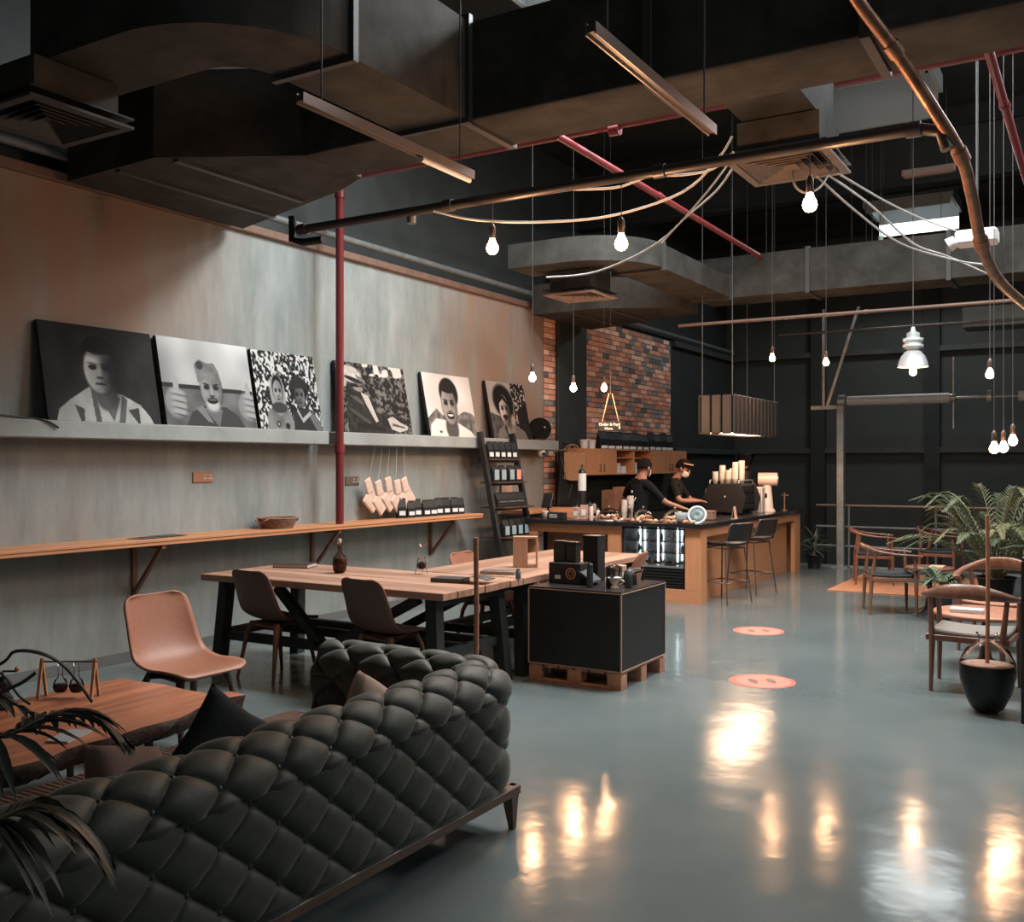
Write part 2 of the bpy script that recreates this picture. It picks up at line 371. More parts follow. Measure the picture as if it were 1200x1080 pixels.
def elbow(xl, ya, yb, xa, xb, yend, z0, z1, label):
    # comes along x at ya..yb, turns to run away along y at xa..xb
    t = T('duct_elbow', label, 'air duct', (xl, ya, z0), group='curved duct elbows')
    outer = [(xl, ya)]; inner = [(xl, yb)]
    R = xb-xa; ro = (yb-ya)+.25; ri = .25
    cx, cy = xa-ri, yb+ri
    ro_x = xb-cx; ro_y = cy-ya
    for i in range(29):
        th = -PI/2+PI/2*i/28
        outer.append((cx+ro_x*math.cos(th), cy+ro_y*math.sin(th))); inner.append((cx+ri*math.cos(th), cy+ri*math.sin(th)))
    outer.append((xb, yend)); inner.append((xa, yend))
    poly = [(a-xl, b_-ya) for a, b_ in outer+inner[::-1]]
    MB().prism(poly, 0, z1-z0).build('duct_body', duct_m, t)
    f = MB().box(xa-xl-.03, xb-xl+.03, cy-ya, cy-ya+.04, -.03, z1-z0+.03); f.build('flange', MATS['duct_flange'], t)
    f = MB().box(xa-xl-.03, xb-xl+.03, yend-ya-.04, yend-ya, -.03, z1-z0+.03); f.build('flange', MATS['duct_flange'], t)
    return t
elbow(1.94, 3.15, 3.68, 2.93, 3.45, 5.04, 3.7, 4.3, 'near curved black duct elbow overhead at upper left')
elbow(1.2, 9.2, 9.75, 2.1, 2.66, 12.28, 3.72, 3.98, 'far curved duct elbow with copper-lit underside in front of the brick wall')
def plenum(dy, z0, z1, label):
    poly = [(.16, 4.6), (1.18, 4.55), (2.1, 5.05), (2.1, 5.65), (1.76, 5.83), (.16, 6.34)]
    t = T('duct_plenum', label, 'air duct', (.16, 4.6+dy, z0), group='flared duct plenums at the wall')
    MB().prism([(x-.16, y-4.6) for x, y in poly], 0, z1-z0).build('duct_body', duct_m, t)
    MB().box(.55, .6, 0, 1.55, -.02, 0).build('seam_strip', MATS['duct_flange'], t); MB().box(1.1, 1.15, 0.05, 1.3, -.02, 0).build('seam_strip', MATS['duct_flange'], t)
plenum(0, 3.7, 4.3, 'near flared black plenum box above the portraits, end of the long duct')
plenum(6.95, 3.6, 4.0, 'far flared plenum box over the ladder shelf')
diff_m = mat('diffuser_metal', (.20, .15, .125), .5, var=.2)
def diffuser(x0, y0, z, label, m, up):
    s = .62; t = T('ceiling_diffuser', label, 'air vent', (x0, y0, z), group='square air diffusers')
    fr = MB()
    for a, b_ in ((0, .05),):
        fr.box(0, s, 0, .05, 0, .015).box(0, s, s-.05, s, 0, .015).box(0, .05, .05, s-.05, 0, .015).box(s-.05, s, .05, s-.05, 0, .015)
    fr.build('frame', m, t)
    for k in range(5):
        r0 = .06+k*.047; r1 = r0+.038; za, zb = .0, .045
        lv = MB()
        q = [(r0, r0), (s-r0, r0), (s-r0, s-r0), (r0, s-r0)]; p = [(r1, r1), (s-r1, r1), (s-r1, s-r1), (r1, s-r1)]
        vs = [(x, y, za+.002) for x, y in q]+[(x, y, zb) for x, y in p]
        lv.add(vs, [(i, (i+1) % 4, 4+(i+1) % 4, 4+i) for i in range(4)])
        lv.build('louvre', m, t, solid=.003)
    MB().box(.0, s, 0, s, .05, .06).build('backing', black_metal, t)
    MB().box(.06, s-.06, .06, s-.06, .06, up).build('neck', duct_m, t)
diffuser(1.55, 3.0, 3.45, 'dark square louvred diffuser at far upper left under the near elbow', mat('dark_diffuser', (.045, .042, .04), .6), .24)
diffuser(4.77, 5.9, 3.45, 'large brown louvred diffuser in upper middle, white cables looping beside it', diff_m, .25)
diffuser(1.45, 9.52, 3.45, 'small far louvred diffuser hanging left of the far elbow', diff_m, .26)
tag(MB().box(4.85, 5.3, 5.61, 6.45, 3.71, 4.2, .01).build('duct_branch', duct_m), 'short black duct branch above the brown louvred diffuser', 'air duct')
# light tracks
def track(x, y0, y1, z, label, lamp):
    t = T('light_track', label, 'light fitting', (x, y0, z), group='suspended light tracks')
    MB().box(-.017, .017, 0, y1-y0, 0, .03).build('channel', mat('track_metal', (.11, .085, .075), .45, .3), t)
    MB().box(-.024, -.017, 0, y1-y0, -.01, .04).box(.017, .024, 0, y1-y0, -.01, .04).build('track_edge', mat('track_edge', (.2, .15, .13), .4, .4), t)
    for y in (.15, y1-y0-.12): MB().cyl((0, y, .03), (0, y, 6.1-z), .005, n=6).build('hanger_rod', rod_m, t)
    if lamp: MB().cyl((0, y1-y0-.5, -.02), (0, y1-y0-.02, -.02), .016).build('lamp_tube', white_p, t)
track(3.55, 3.46, 4.92, 3.3, 'suspended light track at upper left carrying an unlit white tube', True)
track(5.05, 3.5, 4.9, 3.3, 'suspended light track at upper middle, bare, nearer the copper pipe', False)
# pipes
def pipe(path, r, m, label, name='overhead_pipe', n=10, clamps=()):
    o = MB().tube(path, r, n).build(name, m); tag(o, label, 'pipe')
    for c in clamps:
        c = Vector(c); pp = [Vector(q) for q in path]; i = min(range(len(pp)-1), key=lambda k: ((pp[k]+pp[k+1])/2-c).length if len(pp) > 8 else abs(((pp[k+1]-pp[k]).normalized()).cross(c-pp[k]).length))
        d = (pp[i+1]-pp[i]).normalized(); MB().cyl(c-d*r*1.1, c+d*r*1.1, r*1.28, n=14).build('pipe_fitting', m, o)
    return o
PY, PZ = 5.04, 3.195
pipe([(2.05, PY, PZ), (6.02, PY, PZ), (6.12, PY, PZ-.03), (6.15, PY, PZ-.12)], .03, dark_pipe, 'long dark pipe crossing overhead that carries the nearest three bulbs', clamps=[(2.1, PY, PZ), (3.3, PY, PZ), (4.7, PY, PZ), (6.0, PY, PZ)])
pipe([(2.0, PY, PZ+.1), (2.0, PY, PZ-.06), (2.1, PY, PZ-.09), (2.28, PY, PZ-.09)], .028, black_metal, 'short black valve bend at the left end of the long dark pipe', 'pipe_valve')
cp = [P(985, -40, 4.35), P(1005, 0, 4.4), P(1048, 58, 4.5), P(1092, 125, 4.6), P(1126, 182, 4.7), P(1140, 235, 4.9), P(1150, 285, 5.1), P(1168, 325, 5.4), P(1198, 354, 5.8), P(1240, 385, 6.3)]
def smooth_path(pts, k=6):
    pts = [Vector(p) for p in pts]; out = []
    for i in range(len(pts)-1):
        p0 = pts[max(i-1, 0)]; p1 = pts[i]; p2 = pts[i+1]; p3 = pts[min(i+2, len(pts)-1)]
        for j in range(k):
            t = j/k; out.append(.5*((2*p1)+(p2-p0)*t+(2*p0-5*p1+4*p2-p3)*t*t+(3*p1-p0-3*p2+p3)*t**3))
    return out+[pts[-1]]
pipe(smooth_path(cp), .029, copper, 'thick bent copper-brown pipe sweeping down the upper right corner', 'bent_pipe', 12, clamps=[cp[2], cp[4], cp[6]])
pipe([(2.3, 11.4, 3.28), (12, 11.4, 3.28)], .02, mat('brown_pipe', (.13, .075, .055), .5), 'thin brown pipe running across above the slatted bar lamp', clamps=[(4.5, 11.4, 3.28), (6, 11.4, 3.28)])
pipe([(2.5, 15.0, 3.55), (12, 15.0, 3.55)], .02, dark_pipe, 'thin dark pipe far back just beyond the far duct')
t = pipe([(.33, 7.45, 1.01), (.33, 7.45, 4.32), (.36, 7.45, 4.38), (.45, 7.45, 4.4), (6.4, 7.45, 4.4)], .04, red_pipe, 'red sprinkler riser standing on the wall shelf and turning along the duct', 'sprinkler_pipe', 14, clamps=[(.33, 7.45, 4.25), (.33, 7.45, 1.75), (1.6, 7.45, 4.36), (3.3, 7.45, 4.36)])
pipe([(3.05, 6.9, 4.2), (3.05, 12.25, 4.2)], .03, red_pipe, 'red sprinkler pipe running away toward the far duct in the middle', 'sprinkler_pipe', clamps=[(3.05, 9, 4.2)])
pipe([(6.15, 6.2, 4.2), (6.15, 13, 4.2)], .03, red_pipe, 'red sprinkler pipe at the upper right beside the bent copper pipe', 'sprinkler_pipe', clamps=[(6.15, 8, 4.2)])
# diagonal truss members and thin hangers high up
for i, (a, b_) in enumerate([((620, 240), (700, 180)), ((760, 330), (840, 210)), ((870, 150), (700, 260))]):
    pass
hang = [(1015, 240, 300), (998, 250, 296), (1022, 285, 300), (1070, 262, 300), (1103, 290, 296), (857, 170, 305), (898, 210, 300), (957, 230, 300), (1035, 190, 310)]
for i, (px, y0, y1) in enumerate(sorted(hang)):
    a = P(px, 300, 12.9); tag(MB().cyl((a.x, a.y, 4.26), (a.x, a.y, 6.1), .005, n=6).build('hanger_rod', rod_m), 'thin rod holding up the far black duct, %s' % (['leftmost', 'second from left', 'third from left', 'fourth from left', 'fifth from left', 'sixth from left', 'seventh from left', 'second from right', 'rightmost'][i]), 'hanger', 'rods above the far duct')
# white cables fanned out near the middle diffuser
cables = [
 ([(508, 247, 6.0), (560, 258, 6.0), (640, 260, 6.0), (720, 252, 6.0), (800, 225, 5.9), (842, 185, 5.8), (858, 160, 5.8)], 'white cable sagging in a long loop under the dark pipe, left to middle'),
 ([(650, 222, 5.9), (720, 220, 5.9), (760, 207, 5.8), (800, 205, 5.8), (835, 198, 5.7), (860, 178, 5.7)], 'white cable laid along the dark pipe in a shallow loop'),
 ([(640, 325, 8), (700, 318, 8), (770, 285, 7.5), (820, 235, 7), (855, 190, 6.5)], 'white cable rising from the far elbow to the diffuser'),
 ([(928, 200, 6.3), (932, 218, 6), (945, 226, 5.9), (962, 218, 6), (975, 196, 6.3)], 'short white cable loop at the bulb under the diffuser'),
 ([(958, 207, 6.2), (1000, 245, 6.8), (1055, 285, 7.5), (1120, 305, 7.8), (1155, 310, 8)], 'white cable from the diffuser toward the right, lowest of the fan'),
 ([(972, 206, 6.2), (1020, 240, 7), (1070, 285, 7.6), (1110, 300, 8), (1160, 322, 8)], 'white cable from the diffuser toward the right, middle of the fan'),
 ([(985, 205, 6.2), (1040, 237, 7), (1085, 258, 8), (1130, 274, 9)], 'white cable from the diffuser toward the right, uppermost of the fan'),
 ([(860, 195, 6.2), (838, 225, 7), (800, 258, 8), (775, 285, 9)], 'white cable slanting down-left from the diffuser over the elbow'),
]
for pts, lab in cables: tag(MB().tube(smooth_path([P(*q) for q in pts], 5), .0075, 6).build('hanging_cable', cable_m), lab, 'cable')
# fluorescent fitting and emergency light
t = T('batten_light', 'unlit brownish batten lamp high on the ceiling, right of middle', 'light fitting', P(1088, 200, 12))
MB().box(-.3, .3, -.06, .06, -.04, .04, .01).build('housing', mat('dusty_batten', (.3, .22, .18), .6), t); MB().box(-.27, .27, -.04, .04, -.055, -.04).build('lamp_tube', mat('dusty_tube', (.34, .22, .18), .6), t); MB().cyl((-.2, 0, .04), (-.2, 0, 6.1-P(1088, 200, 12).z), .005, n=6).cyl((.2, 0, .04), (.2, 0, 6.1-P(1088, 200, 12).z), .005, n=6).build('hanger_rod', rod_m, t)
t = T('projector', 'white box fitting behind the bent copper pipe', 'light fitting', P(1145, 280, 8.2))
MB().box(-.16, .16, -.1, .1, -.05, .07, .02).build('housing', white_p, t); MB().cyl((-.16, 0, 0), (-.22, 0, -.03), .05, .06).build('nozzle', white_p, t); MB().cyl((0, 0, .07), (0, 0, 6.1-P(1145, 280, 8.2).z), .01).build('hanger_rod', rod_m, t)
t = T('smoke_detector', 'small round white detector hanging above the far duct', 'detector', P(1032, 290, 12.6))
MB().lathe([(.05, 0), (.07, .03), (.07, .06), (.03, .09), (.03, .14)]).build('housing', white_p, t); q = P(1032, 290, 12.6); MB().cyl((0, 0, .12), (0, 0, 6.1-q.z), .006, n=6).build('hanger_rod', rod_m, t)

# ------------------------------------------------------------------ bulbs
def make_bulb(label, loc, ztop, power=9, group='bare glowing bulbs on cords', r=.037, bend=None):
    t = T('pendant_bulb', label, 'bulb', loc, group=group)
    MB().lathe([(0.001, -r), (r*.5, -r*.87), (r*.87, -r*.5), (r, 0), (r*.9, r*.5), (r*.62, r), (r*.42, r*1.6), (r*.36, r*1.9)], n=14).build('bulb', bulb_m, t)
    MB().lathe([(r*.4, r*1.6), (r*.55, r*1.75), (r*.55, r*3.4), (r*.3, r*3.9), (.004, r*4.1)], n=12).build('lamp_holder', mat('lamp_holder', (.1, .07, .055), .4, .4), t)
    MB().tube([(0, 0, r*4), (0, .003, (ztop-loc[2])*.5), (0, 0, ztop-loc[2])], .003, 6).build('cord', mat('cord', (.07, .06, .055), .7), t)
    l = bpy.data.lights.new('bulb_light', 'POINT'); l.energy = power; l.color = (1, .52, .26); l.shadow_soft_size = .05
    lo = bpy.data.objects.new('bulb_light', l); lo.parent = t; lo.location = (0, 0, -r-.06); C.objects.link(lo)
    return t
def bl(px, py, Z, ztop, lab, pw=9):
    p = P(px, py, Z); return make_bulb(lab, p, ztop, pw)
PW = 27
bl(577, 291, 6.02, PZ, 'glowing bulb nearest the portraits, hung on the long dark pipe', PW)
p = P(728, 286, 5.52); bl(728, 286, 5.52, PZ, 'glowing bulb on the long dark pipe, in front of the far elbow', PW)
bl(949, 240, 5.0, PZ, 'glowing bulb on the long dark pipe, under the brown diffuser', PW)
bl(624, 443, 10.2, 6.1, 'glowing bulb on a long cord beside the last portrait', 20)
bl(672, 455, 10.8, 6.1, 'glowing bulb in front of the black column between two brick stretches', 32)
bl(708, 455, 11.8, 6.1, 'glowing bulb in front of the brick wall above the order sign', 36)
bl(905, 420, 12.0, 6.1, 'glowing bulb just above the slatted bar lamp', 15)
bl(968, 425, 11.8, 6.1, 'glowing bulb left of the diagonal brace', 15)
bl(1160, 439, 9.0, 6.1, 'glowing bulb highest of the right-hand cluster', 9)
bl(1165, 526, 8.0, 6.1, 'glowing bulb lowest and leftmost of the right-hand cluster', 9)
bl(1176, 525, 8.2, 6.1, 'glowing bulb middle of the three low ones at right', 7)
bl(1187, 517, 8.4, 6.1, 'glowing bulb rightmost and highest of the three low ones at right', 7)
p = P(482, 262, 6.3)
t = T('empty_lamp_holder', 'small empty lamp holder on the long dark pipe, left of the bulbs', 'light fitting', p)
MB().lathe([(.028, 0), (.03, .06), (.012, .09), (.005, .1)]).build('socket', dull_steel, t); MB().cyl((0, 0, .1), (0, PY-p.y, PZ-p.z), .005, n=6).build('cord', MATS['cord'], t)
# high bay lamp
p = P(1070, 430, 11.1); t = T('high_bay_lamp', 'white industrial bell lamp hanging at right', 'lamp', p)
bm = mat('aluminium_bell', (.55, .57, .57), .35, .3)
MB().lathe([(.165, 0), (.16, .012), (.15, .06), (.125, .12), (.085, .17), (.05, .19)], n=24, cap=False).build('reflector', bm, t, solid=.004)
MB().lathe([(.05, .185), (.07, .2), (.095, .215), (.11, .22), (.11, .25), (.09, .255), (.09, .28), (.11, .285), (.11, .32), (.07, .33), (.07, .38), (.03, .4), (.02, .45)], n=20).build('gear_housing', bm, t)
MB().lathe([(.001, -.10), (.03, -.085), (.04, -.05), (.03, 0), (.02, .16)], n=14).build('bulb', bulb_m, t)
MB().cyl((0, 0, .45), (0, 0, 6.1-p.z), .006, n=6).build('cord', MATS['cord'], t)
l = bpy.data.lights.new('bulb_light', 'POINT'); l.energy = 14; l.color = (1, .6, .36); l.shadow_soft_size = .05; lo = bpy.data.objects.new('bulb_light', l); lo.parent = t; lo.location = (0, 0, -.18); C.objects.link(lo)
# slatted bar lamp
x0, x1, y0, y1, z0, z1 = 2.47, 2.93, 11.6, 13.46, 1.96, 2.44
t = T('slatted_pendant', 'long dark slatted box lamp hanging over the bar', 'lamp', ((x0+x1)/2, (y0+y1)/2, z0))
slat_m = mat('slat_metal', (.055, .044, .038), .4, .4); hx, hy = (x1-x0)/2, (y1-y0)/2
ns = 12; sb = None
me_s = None
def slat(x, y, sx, sy):
    global me_s
    o = MB().box(-sx/2, sx/2, -sy/2, sy/2, 0, .48, .01).build('slat', slat_m, t, loc=(x, y, 0)); return o
for i in range(12):
    yy = -hy+(i+.5)*2*hy/12
    for sx in (-1, 1): slat(sx*(hx-.012), yy, .024, 2*hy/12-.022)
for i in range(3):
    xx = -hx+.03+(i+.5)*(2*hx-.06)/3
    for sy in (-1, 1): slat(xx, sy*(hy-.012), (2*hx-.06)/3-.018, .024)
MB().box(-hx+.031, hx-.031, -hy+.031, hy-.031, .02, .03).build('light_panel', mat('lit_panel', (1, .8, .6), .5, emit=(1, .62, .38), estr=9), t)
MB().box(-hx+.03, hx-.03, -hy+.03, hy-.03, .44, .46).build('top_plate', black_metal, t)
MB().box(-hx+.026, -hx+.03, -hy+.026, hy-.026, .015, .46).box(hx-.03, hx-.026, -hy+.026, hy-.026, .015, .46).box(-hx+.03, hx-.03, -hy+.026, -hy+.03, .015, .46).box(-hx+.03, hx-.03, hy-.03, hy-.026, .015, .46).build('liner', black_matte, t)  # added inner walls to stop light leaking between the slats
for sx in (-1, 1):
    for sy in (-1, 1): MB().cyl((sx*(hx-.04), sy*(hy-.05), .46), (sx*(hx-.04), sy*(hy-.05), 6.1-z0), .007, n=6).build('hanger_rod', rod_m, t)
l = bpy.data.lights.new('lamp_light', 'AREA'); l.shape = 'RECTANGLE'; l.size = .4; l.size_y = 1.7; l.energy = 45; l.color = (1, .62, .38)
lo = bpy.data.objects.new('lamp_light', l); lo.parent = t; lo.location = (0, 0, .01); C.objects.link(lo)
# steel post, braces and roller tube
t = T('steel_post', 'grey steel post with diagonal braces standing at the railing', 'post', (3.25, 15.72, 0))
MB().box(-.055, .055, -.055, .055, 0, 2.5, .008).build('post', steel, t); MB().box(-.12, .12, -.1, .1, 0, .02).build('base_plate', steel, t)
MB().tube([(-.2, 0, 2.5), (.27, 0, 4.0)], .03, 4, smooth=False).build('brace', steel, t); MB().tube([(-.26, 0, 2.45), (-.26, 0, 4.0)], .025, 4, smooth=False).build('brace', steel, t)
MB().box(-.45, .06, -.03, .03, 2.44, 2.5).build('bracket_arm', steel, t)
t = T('roller_tube', 'pale horizontal roller tubes joined by a thin shaft in front of the dark wall', 'roller', (3.3, 15.72, 2.56))
MB().cyl((-.08, 0, 0), (.02, 0, 0), .1).build('end_bracket', steel, t); tube_m = mat('pale_tube', (.34, .37, .38), .5, var=.1)
MB().cyl((.05, 0, 0), (1.5, 0, 0), .075, n=18).build('roller', tube_m, t); MB().cyl((1.5, 0, 0), (2.5, 0, 0), .02).build('shaft', steel, t)
MB().cyl((2.4, 0, 0), (8, 0, 0), .075, n=18).build('roller', tube_m, t); MB().cyl((1.55, 0, -.45), (1.55, 0, .6), .018).build('guide_rod', steel, t)
MB().cyl((1.5, 0, 0), (1.58, 0, 0), .06).build('collar', steel, t); MB().cyl((2.0, 0, 0), (2.06, 0, 0), .1).build('collar', steel, t)
# railing
t = T('railing', 'low metal railing with three rails along the far edge of the floor', 'railing', (2.85, 15.72, 0))
for z in (.32, .62, .95): MB().cyl((0, .1, z), (9.6, .1, z), .018, n=8).build('rail', mat('rail_metal', (.20, .13, .10), .45, .4) if z > .9 else dull_steel, t)
for i in range(8): MB().cyl((.5+i*1.25, .1, 0), (.5+i*1.25, .1, .95), .018, n=8).build('rail_post', dull_steel, t)
struct(MB().box(0, 12.6, 15.82, 15.87, -.15, .02).build('trim_10', steel))
# ================================================================== PORTRAITS ON THE LEDGE
NX, NY = 190, 142
XX, YY = np.meshgrid(np.linspace(0, 1, NX), np.linspace(0, 1, NY))
def vnoise(s, seed, asp=.75):
    rs = np.random.RandomState(seed); a = rs.rand(int(s*asp)+3, s+3)
    x = XX*s; y = YY*s*asp; i = x.astype(int); j = y.astype(int); fx = x-i; fy = y-j; fx = fx*fx*(3-2*fx); fy = fy*fy*(3-2*fy)
    return (a[j, i]*(1-fx)+a[j, i+1]*fx)*(1-fy)+(a[j+1, i]*(1-fx)+a[j+1, i+1]*fx)*fy
def ell(cx, cy, rx, ry, rot=0, soft=.12):
    c, s_ = math.cos(rot), math.sin(rot); dx = XX-cx; dy = (YY-cy)*.75; ry *= .75
    u = (dx*c+dy*s_)/rx; v = (-dx*s_+dy*c)/ry; d = np.sqrt(u*u+v*v)
    return np.clip((1+soft-d)/(2*soft), 0, 1)
def polym(pts, soft=.008):
    ins = np.zeros_like(XX, bool); n = len(pts)
    for i in range(n):
        x1, y1 = pts[i]; x2, y2 = pts[(i+1) % n]
        if y1 == y2: continue
        c = ((YY >= min(y1, y2)) & (YY < max(y1, y2)) & (XX < (x2-x1)*(YY-y1)/(y2-y1)+x1)); ins ^= c
    return ins.astype(float)
def put(img, m, v): return img*(1-m)+v*m
def face(img, cx, cy, rx, ry, tone, light=-1, smile=0, beard=0, mous=0, dark=.35):
    img = put(img, ell(cx, cy+ry*.02, rx*1.05, ry*1.04, soft=.08)*.7, tone*.3)
    f = ell(cx, cy, rx, ry, soft=.08)
    sh = tone*(1+light*.45*(XX-cx)/rx); sh = np.clip(sh, tone*dark, 1)
    img = put(img, f, sh+(vnoise(40, 5)-.5)*.05)
    for s_ in (-1, 1):
        img = put(img, ell(cx+s_*rx*.42, cy-ry*.12, rx*.27, ry*.12), tone*.3)
        img = put(img, ell(cx+s_*rx*.42, cy-ry*.27, rx*.32, ry*.05, -s_*.15)*.8, tone*.25)
        img = put(img, ell(cx+s_*rx*.5, cy+ry*.2, rx*.22, ry*.13, soft=.6)*.5, tone*1.3)
    img = put(img, ell(cx+rx*.02, cy+ry*.08, rx*.12, ry*.25, soft=.5)*.6, min(1, tone*1.45))
    img = put(img, ell(cx, cy+ry*.32, rx*.24, ry*.06)*.8, tone*.35)
    if mous: img = put(img, ell(cx, cy+ry*.40, rx*.55, ry*.13), .05); img = put(img, ell(cx, cy+ry*.75, rx*.6, ry*.3, soft=.6)*.5, .2)
    if beard: img = put(img, ell(cx, cy+ry*.8, rx*.62, ry*.3, soft=.3)*.9, beard)
    if smile:
        img = put(img, ell(cx, cy+ry*.55, rx*.48, ry*.16), .08); img = put(img, ell(cx, cy+ry*.5, rx*.38, ry*.07), .85 if smile > 1 else .3)
    else: img = put(img, ell(cx, cy+ry*.58, rx*.36, ry*.055), tone*.3)
    return img
def hair(img, cx, cy, rx, ry, v): return put(img, ell(cx, cy, rx, ry, soft=.06), v)
arts = []
# 1 man in a light jacket on black
a = .10+.06*vnoise(9, 1); a = put(a, polym([(.07, 1), (.1, .88), (.2, .78), (.37, .64), (.5, .66), (.66, .70), (.82, .80), (.9, .92), (.93, 1)]), .62+.12*(vnoise(14, 2)-.5))
a = put(a, polym([(.42, .66), (.56, .99), (.64, .74)]), .34); a = put(a, polym([(.38, .64), (.40, 1), (.45, 1), (.42, .66)]), .3); a = put(a, polym([(.66, .70), (.60, 1), (.66, 1), (.70, .76)]), .33)
a = put(a, polym([(.23, .83), (.31, .87), (.30, 1), (.27, 1)]), .25); a = put(a, polym([(.70, .86), (.80, .83), (.80, 1), (.78, 1)]), .22); a = put(a, ell(.52, .72, .10, .16), .28); a = hair(a, .49, .30, .155, .20, .05); a = face(a, .48, .46, .135, .245, .44, -1.2)
a = put(a, ell(.61, .46, .09, .28, soft=.6)*.85, .05); a = hair(a, .50, .215, .145, .085, .05); a = put(a, ell(.42, .35, .05, .04, soft=.8)*.6, .8); a = put(a, ell(.47, .30, .10, .02, soft=.8)*.5, .3); arts.append(a)
# 2 laughing man with cap and two raised fists
a = .50+.28*vnoise(5, 3)*(1-YY)+.14*vnoise(3, 33); a = put(a, polym([(0, .55), (1, .6), (1, 1), (0, 1)]), .26+.18*vnoise(8, 4)); a = put(a, polym([(0, .52), (1, .55), (1, .60), (0, .57)]), .15)
a = put(a, polym([(.2, 1), (.28, .84), (.42, .76), (.66, .76), (.80, .86), (.86, 1)]), .22); a = put(a, polym([(.40, .78), (.56, 1), (.62, .80)]), .38); a = put(a, polym([(.33, .80), (.40, .76), (.50, .96), (.44, .94)]), .45)
a = face(a, .52, .57, .12, .23, .45, -.4, smile=1, beard=.72); a = put(a, polym([(.38, .50), (.36, .28), (.42, .22), (.50, .26), (.58, .25), (.62, .34), (.65, .50), (.52, .40)]), .36+.12*vnoise(20, 6)); a = put(a, ell(.42, .29, .04, .05), .2)
for cx, cy, v in ((.12, .74, .5), (.92, .74, .48)):
    a = put(a, ell(cx, cy, .11, .17), v)
    for k in range(4): a = put(a, ell(cx+.03, cy-.12+k*.075, .075, .032, .15, soft=.4), v+.10); a = put(a, ell(cx+.04, cy-.085+k*.075, .06, .008, .15, soft=.5)*.8, .2)
    a = put(a, ell(cx+.02, cy-.20, .03, .10), v+.1)
arts.append(a)
# 3 two people among leaves
lv = vnoise(46, 7)*.6+vnoise(24, 8)*.4; a = np.where(lv > .56, .75, np.where(lv > .46, .36, .08))
a = put(a, polym([(.1, 1), (.14, .78), (.28, .68), (.45, .70), (.52, .84), (.54, 1)]), .42+.2*(vnoise(12, 9)-.5)); a = put(a, ell(.33, .55, .12, .26, soft=.05), .55); a = put(a, ell(.335, .48, .085, .18, soft=.05), .05)
a = face(a, .335, .52, .075, .155, .48, -.3); a = put(a, ell(.33, .72, .12, .07), .2); a = put(a, ell(.28, .93, .035, .04), .12); a = put(a, ell(.28, .93, .02, .022), .5); a = put(a, ell(.42, .95, .035, .04), .12)
a = put(a, polym([(.44, .62), (.58, .68), (.62, .74), (.52, .78)]), .1); a = put(a, polym([(.52, 1), (.54, .78), (.64, .70), (.84, .72), (.97, .88), (1, 1)]), .16); a = put(a, polym([(.62, .72), (.68, .84), (.82, .74), (.84, .78), (.68, .90), (.60, .75)]), .62)
a = put(a, polym([(.86, .76), (.98, .9), (.98, 1), (.9, 1), (.8, .82)]), .38); a = put(a, ell(.68, .46, .15, .18), .07); a = face(a, .68, .55, .085, .15, .3, .8); a = put(a, polym([(.50, .48), (.58, .34), (.68, .28), (.80, .34), (.86, .48), (.70, .44)]), .13); arts.append(a)
# 4 man in cap holding something, seen from the side
lv = vnoise(44, 10)*.6+vnoise(20, 11)*.4; a = .10+.30*np.clip((lv-.42)/.25, 0, 1); a = put(a, ((YY < .17)*(XX > .38)*(vnoise(14, 12) > .52)).astype(float), .75)
a = put(a, polym([(.06, 1), (.07, .66), (.13, .50), (.24, .42), (.36, .43), (.48, .54), (.60, .68), (.74, .82), (.76, .94), (.60, 1)]), .15+.08*(vnoise(26, 13)-.5))
a = put(a, polym([(.30, .42), (.40, .46), (.50, .82), (.46, .84), (.36, .60)]), .70); a = put(a, polym([(.14, .48), (.20, .44), (.34, .58), (.30, .60)]), .30); a = put(a, polym([(.12, .64), (.40, .84), (.36, .87), (.13, .70)]), .26); a = put(a, polym([(.20, .84), (.58, .92), (.58, .97), (.18, .92)]), .11)
a = put(a, ell(.20, .36, .10, .12), .10); a = put(a, ell(.24, .30, .105, .15, .1), .17); a = put(a, ell(.27, .36, .07, .05, .2), .50); a = put(a, ell(.24, .33, .09, .02), .07); a = put(a, ell(.30, .30, .035, .03), .40)
a = put(a, ell(.19, .17, .155, .12, .12), .62+.16*vnoise(30, 14)); a = put(a, ell(.08, .26, .05, .10), .62); a = put(a, polym([(.26, .16), (.38, .24), (.40, .30), (.28, .24)]), .42); a = put(a, ell(.22, .245, .12, .03, .25), .10)
a = put(a, polym([(.64, .78), (.72, .74), (.82, .82), (.94, .88), (.92, .93), (.80, .97), (.68, .93)]), .62+.1*vnoise(30, 41)); a = put(a, polym([(.70, .84), (.90, .89), (.88, .91), (.70, .88)]), .28); a = put(a, ell(.54, .66, .05, .045, soft=.4), .40); arts.append(a)
# 5 smiling man in white on a pale sky
a = .78+.1*vnoise(4, 15); tr = polym([(0, .72), (.12, .62), (.2, .56), (.3, .66), (.6, .66), (.78, .58), (.92, .6), (1, .66), (1, 1), (0, 1)]); a = put(a, tr, .28+.25*vnoise(18, 16))
a = put(a, polym([(.0, 1), (.04, .82), (.16, .72), (.36, .74), (.62, .78), (.86, .90), (.94, 1)]), .86); a = put(a, ell(.47, .86, .13, .22), .3); a = hair(a, .50, .30, .195, .25, .11); a = face(a, .475, .50, .155, .31, .5, -.5, smile=2, dark=.5)
a = hair(a, .50, .20, .17, .10, .11); a = put(a, ell(.47, .63, .075, .012), .12); a = put(a, ell(.22, .93, .03, .02), .3); arts.append(a)
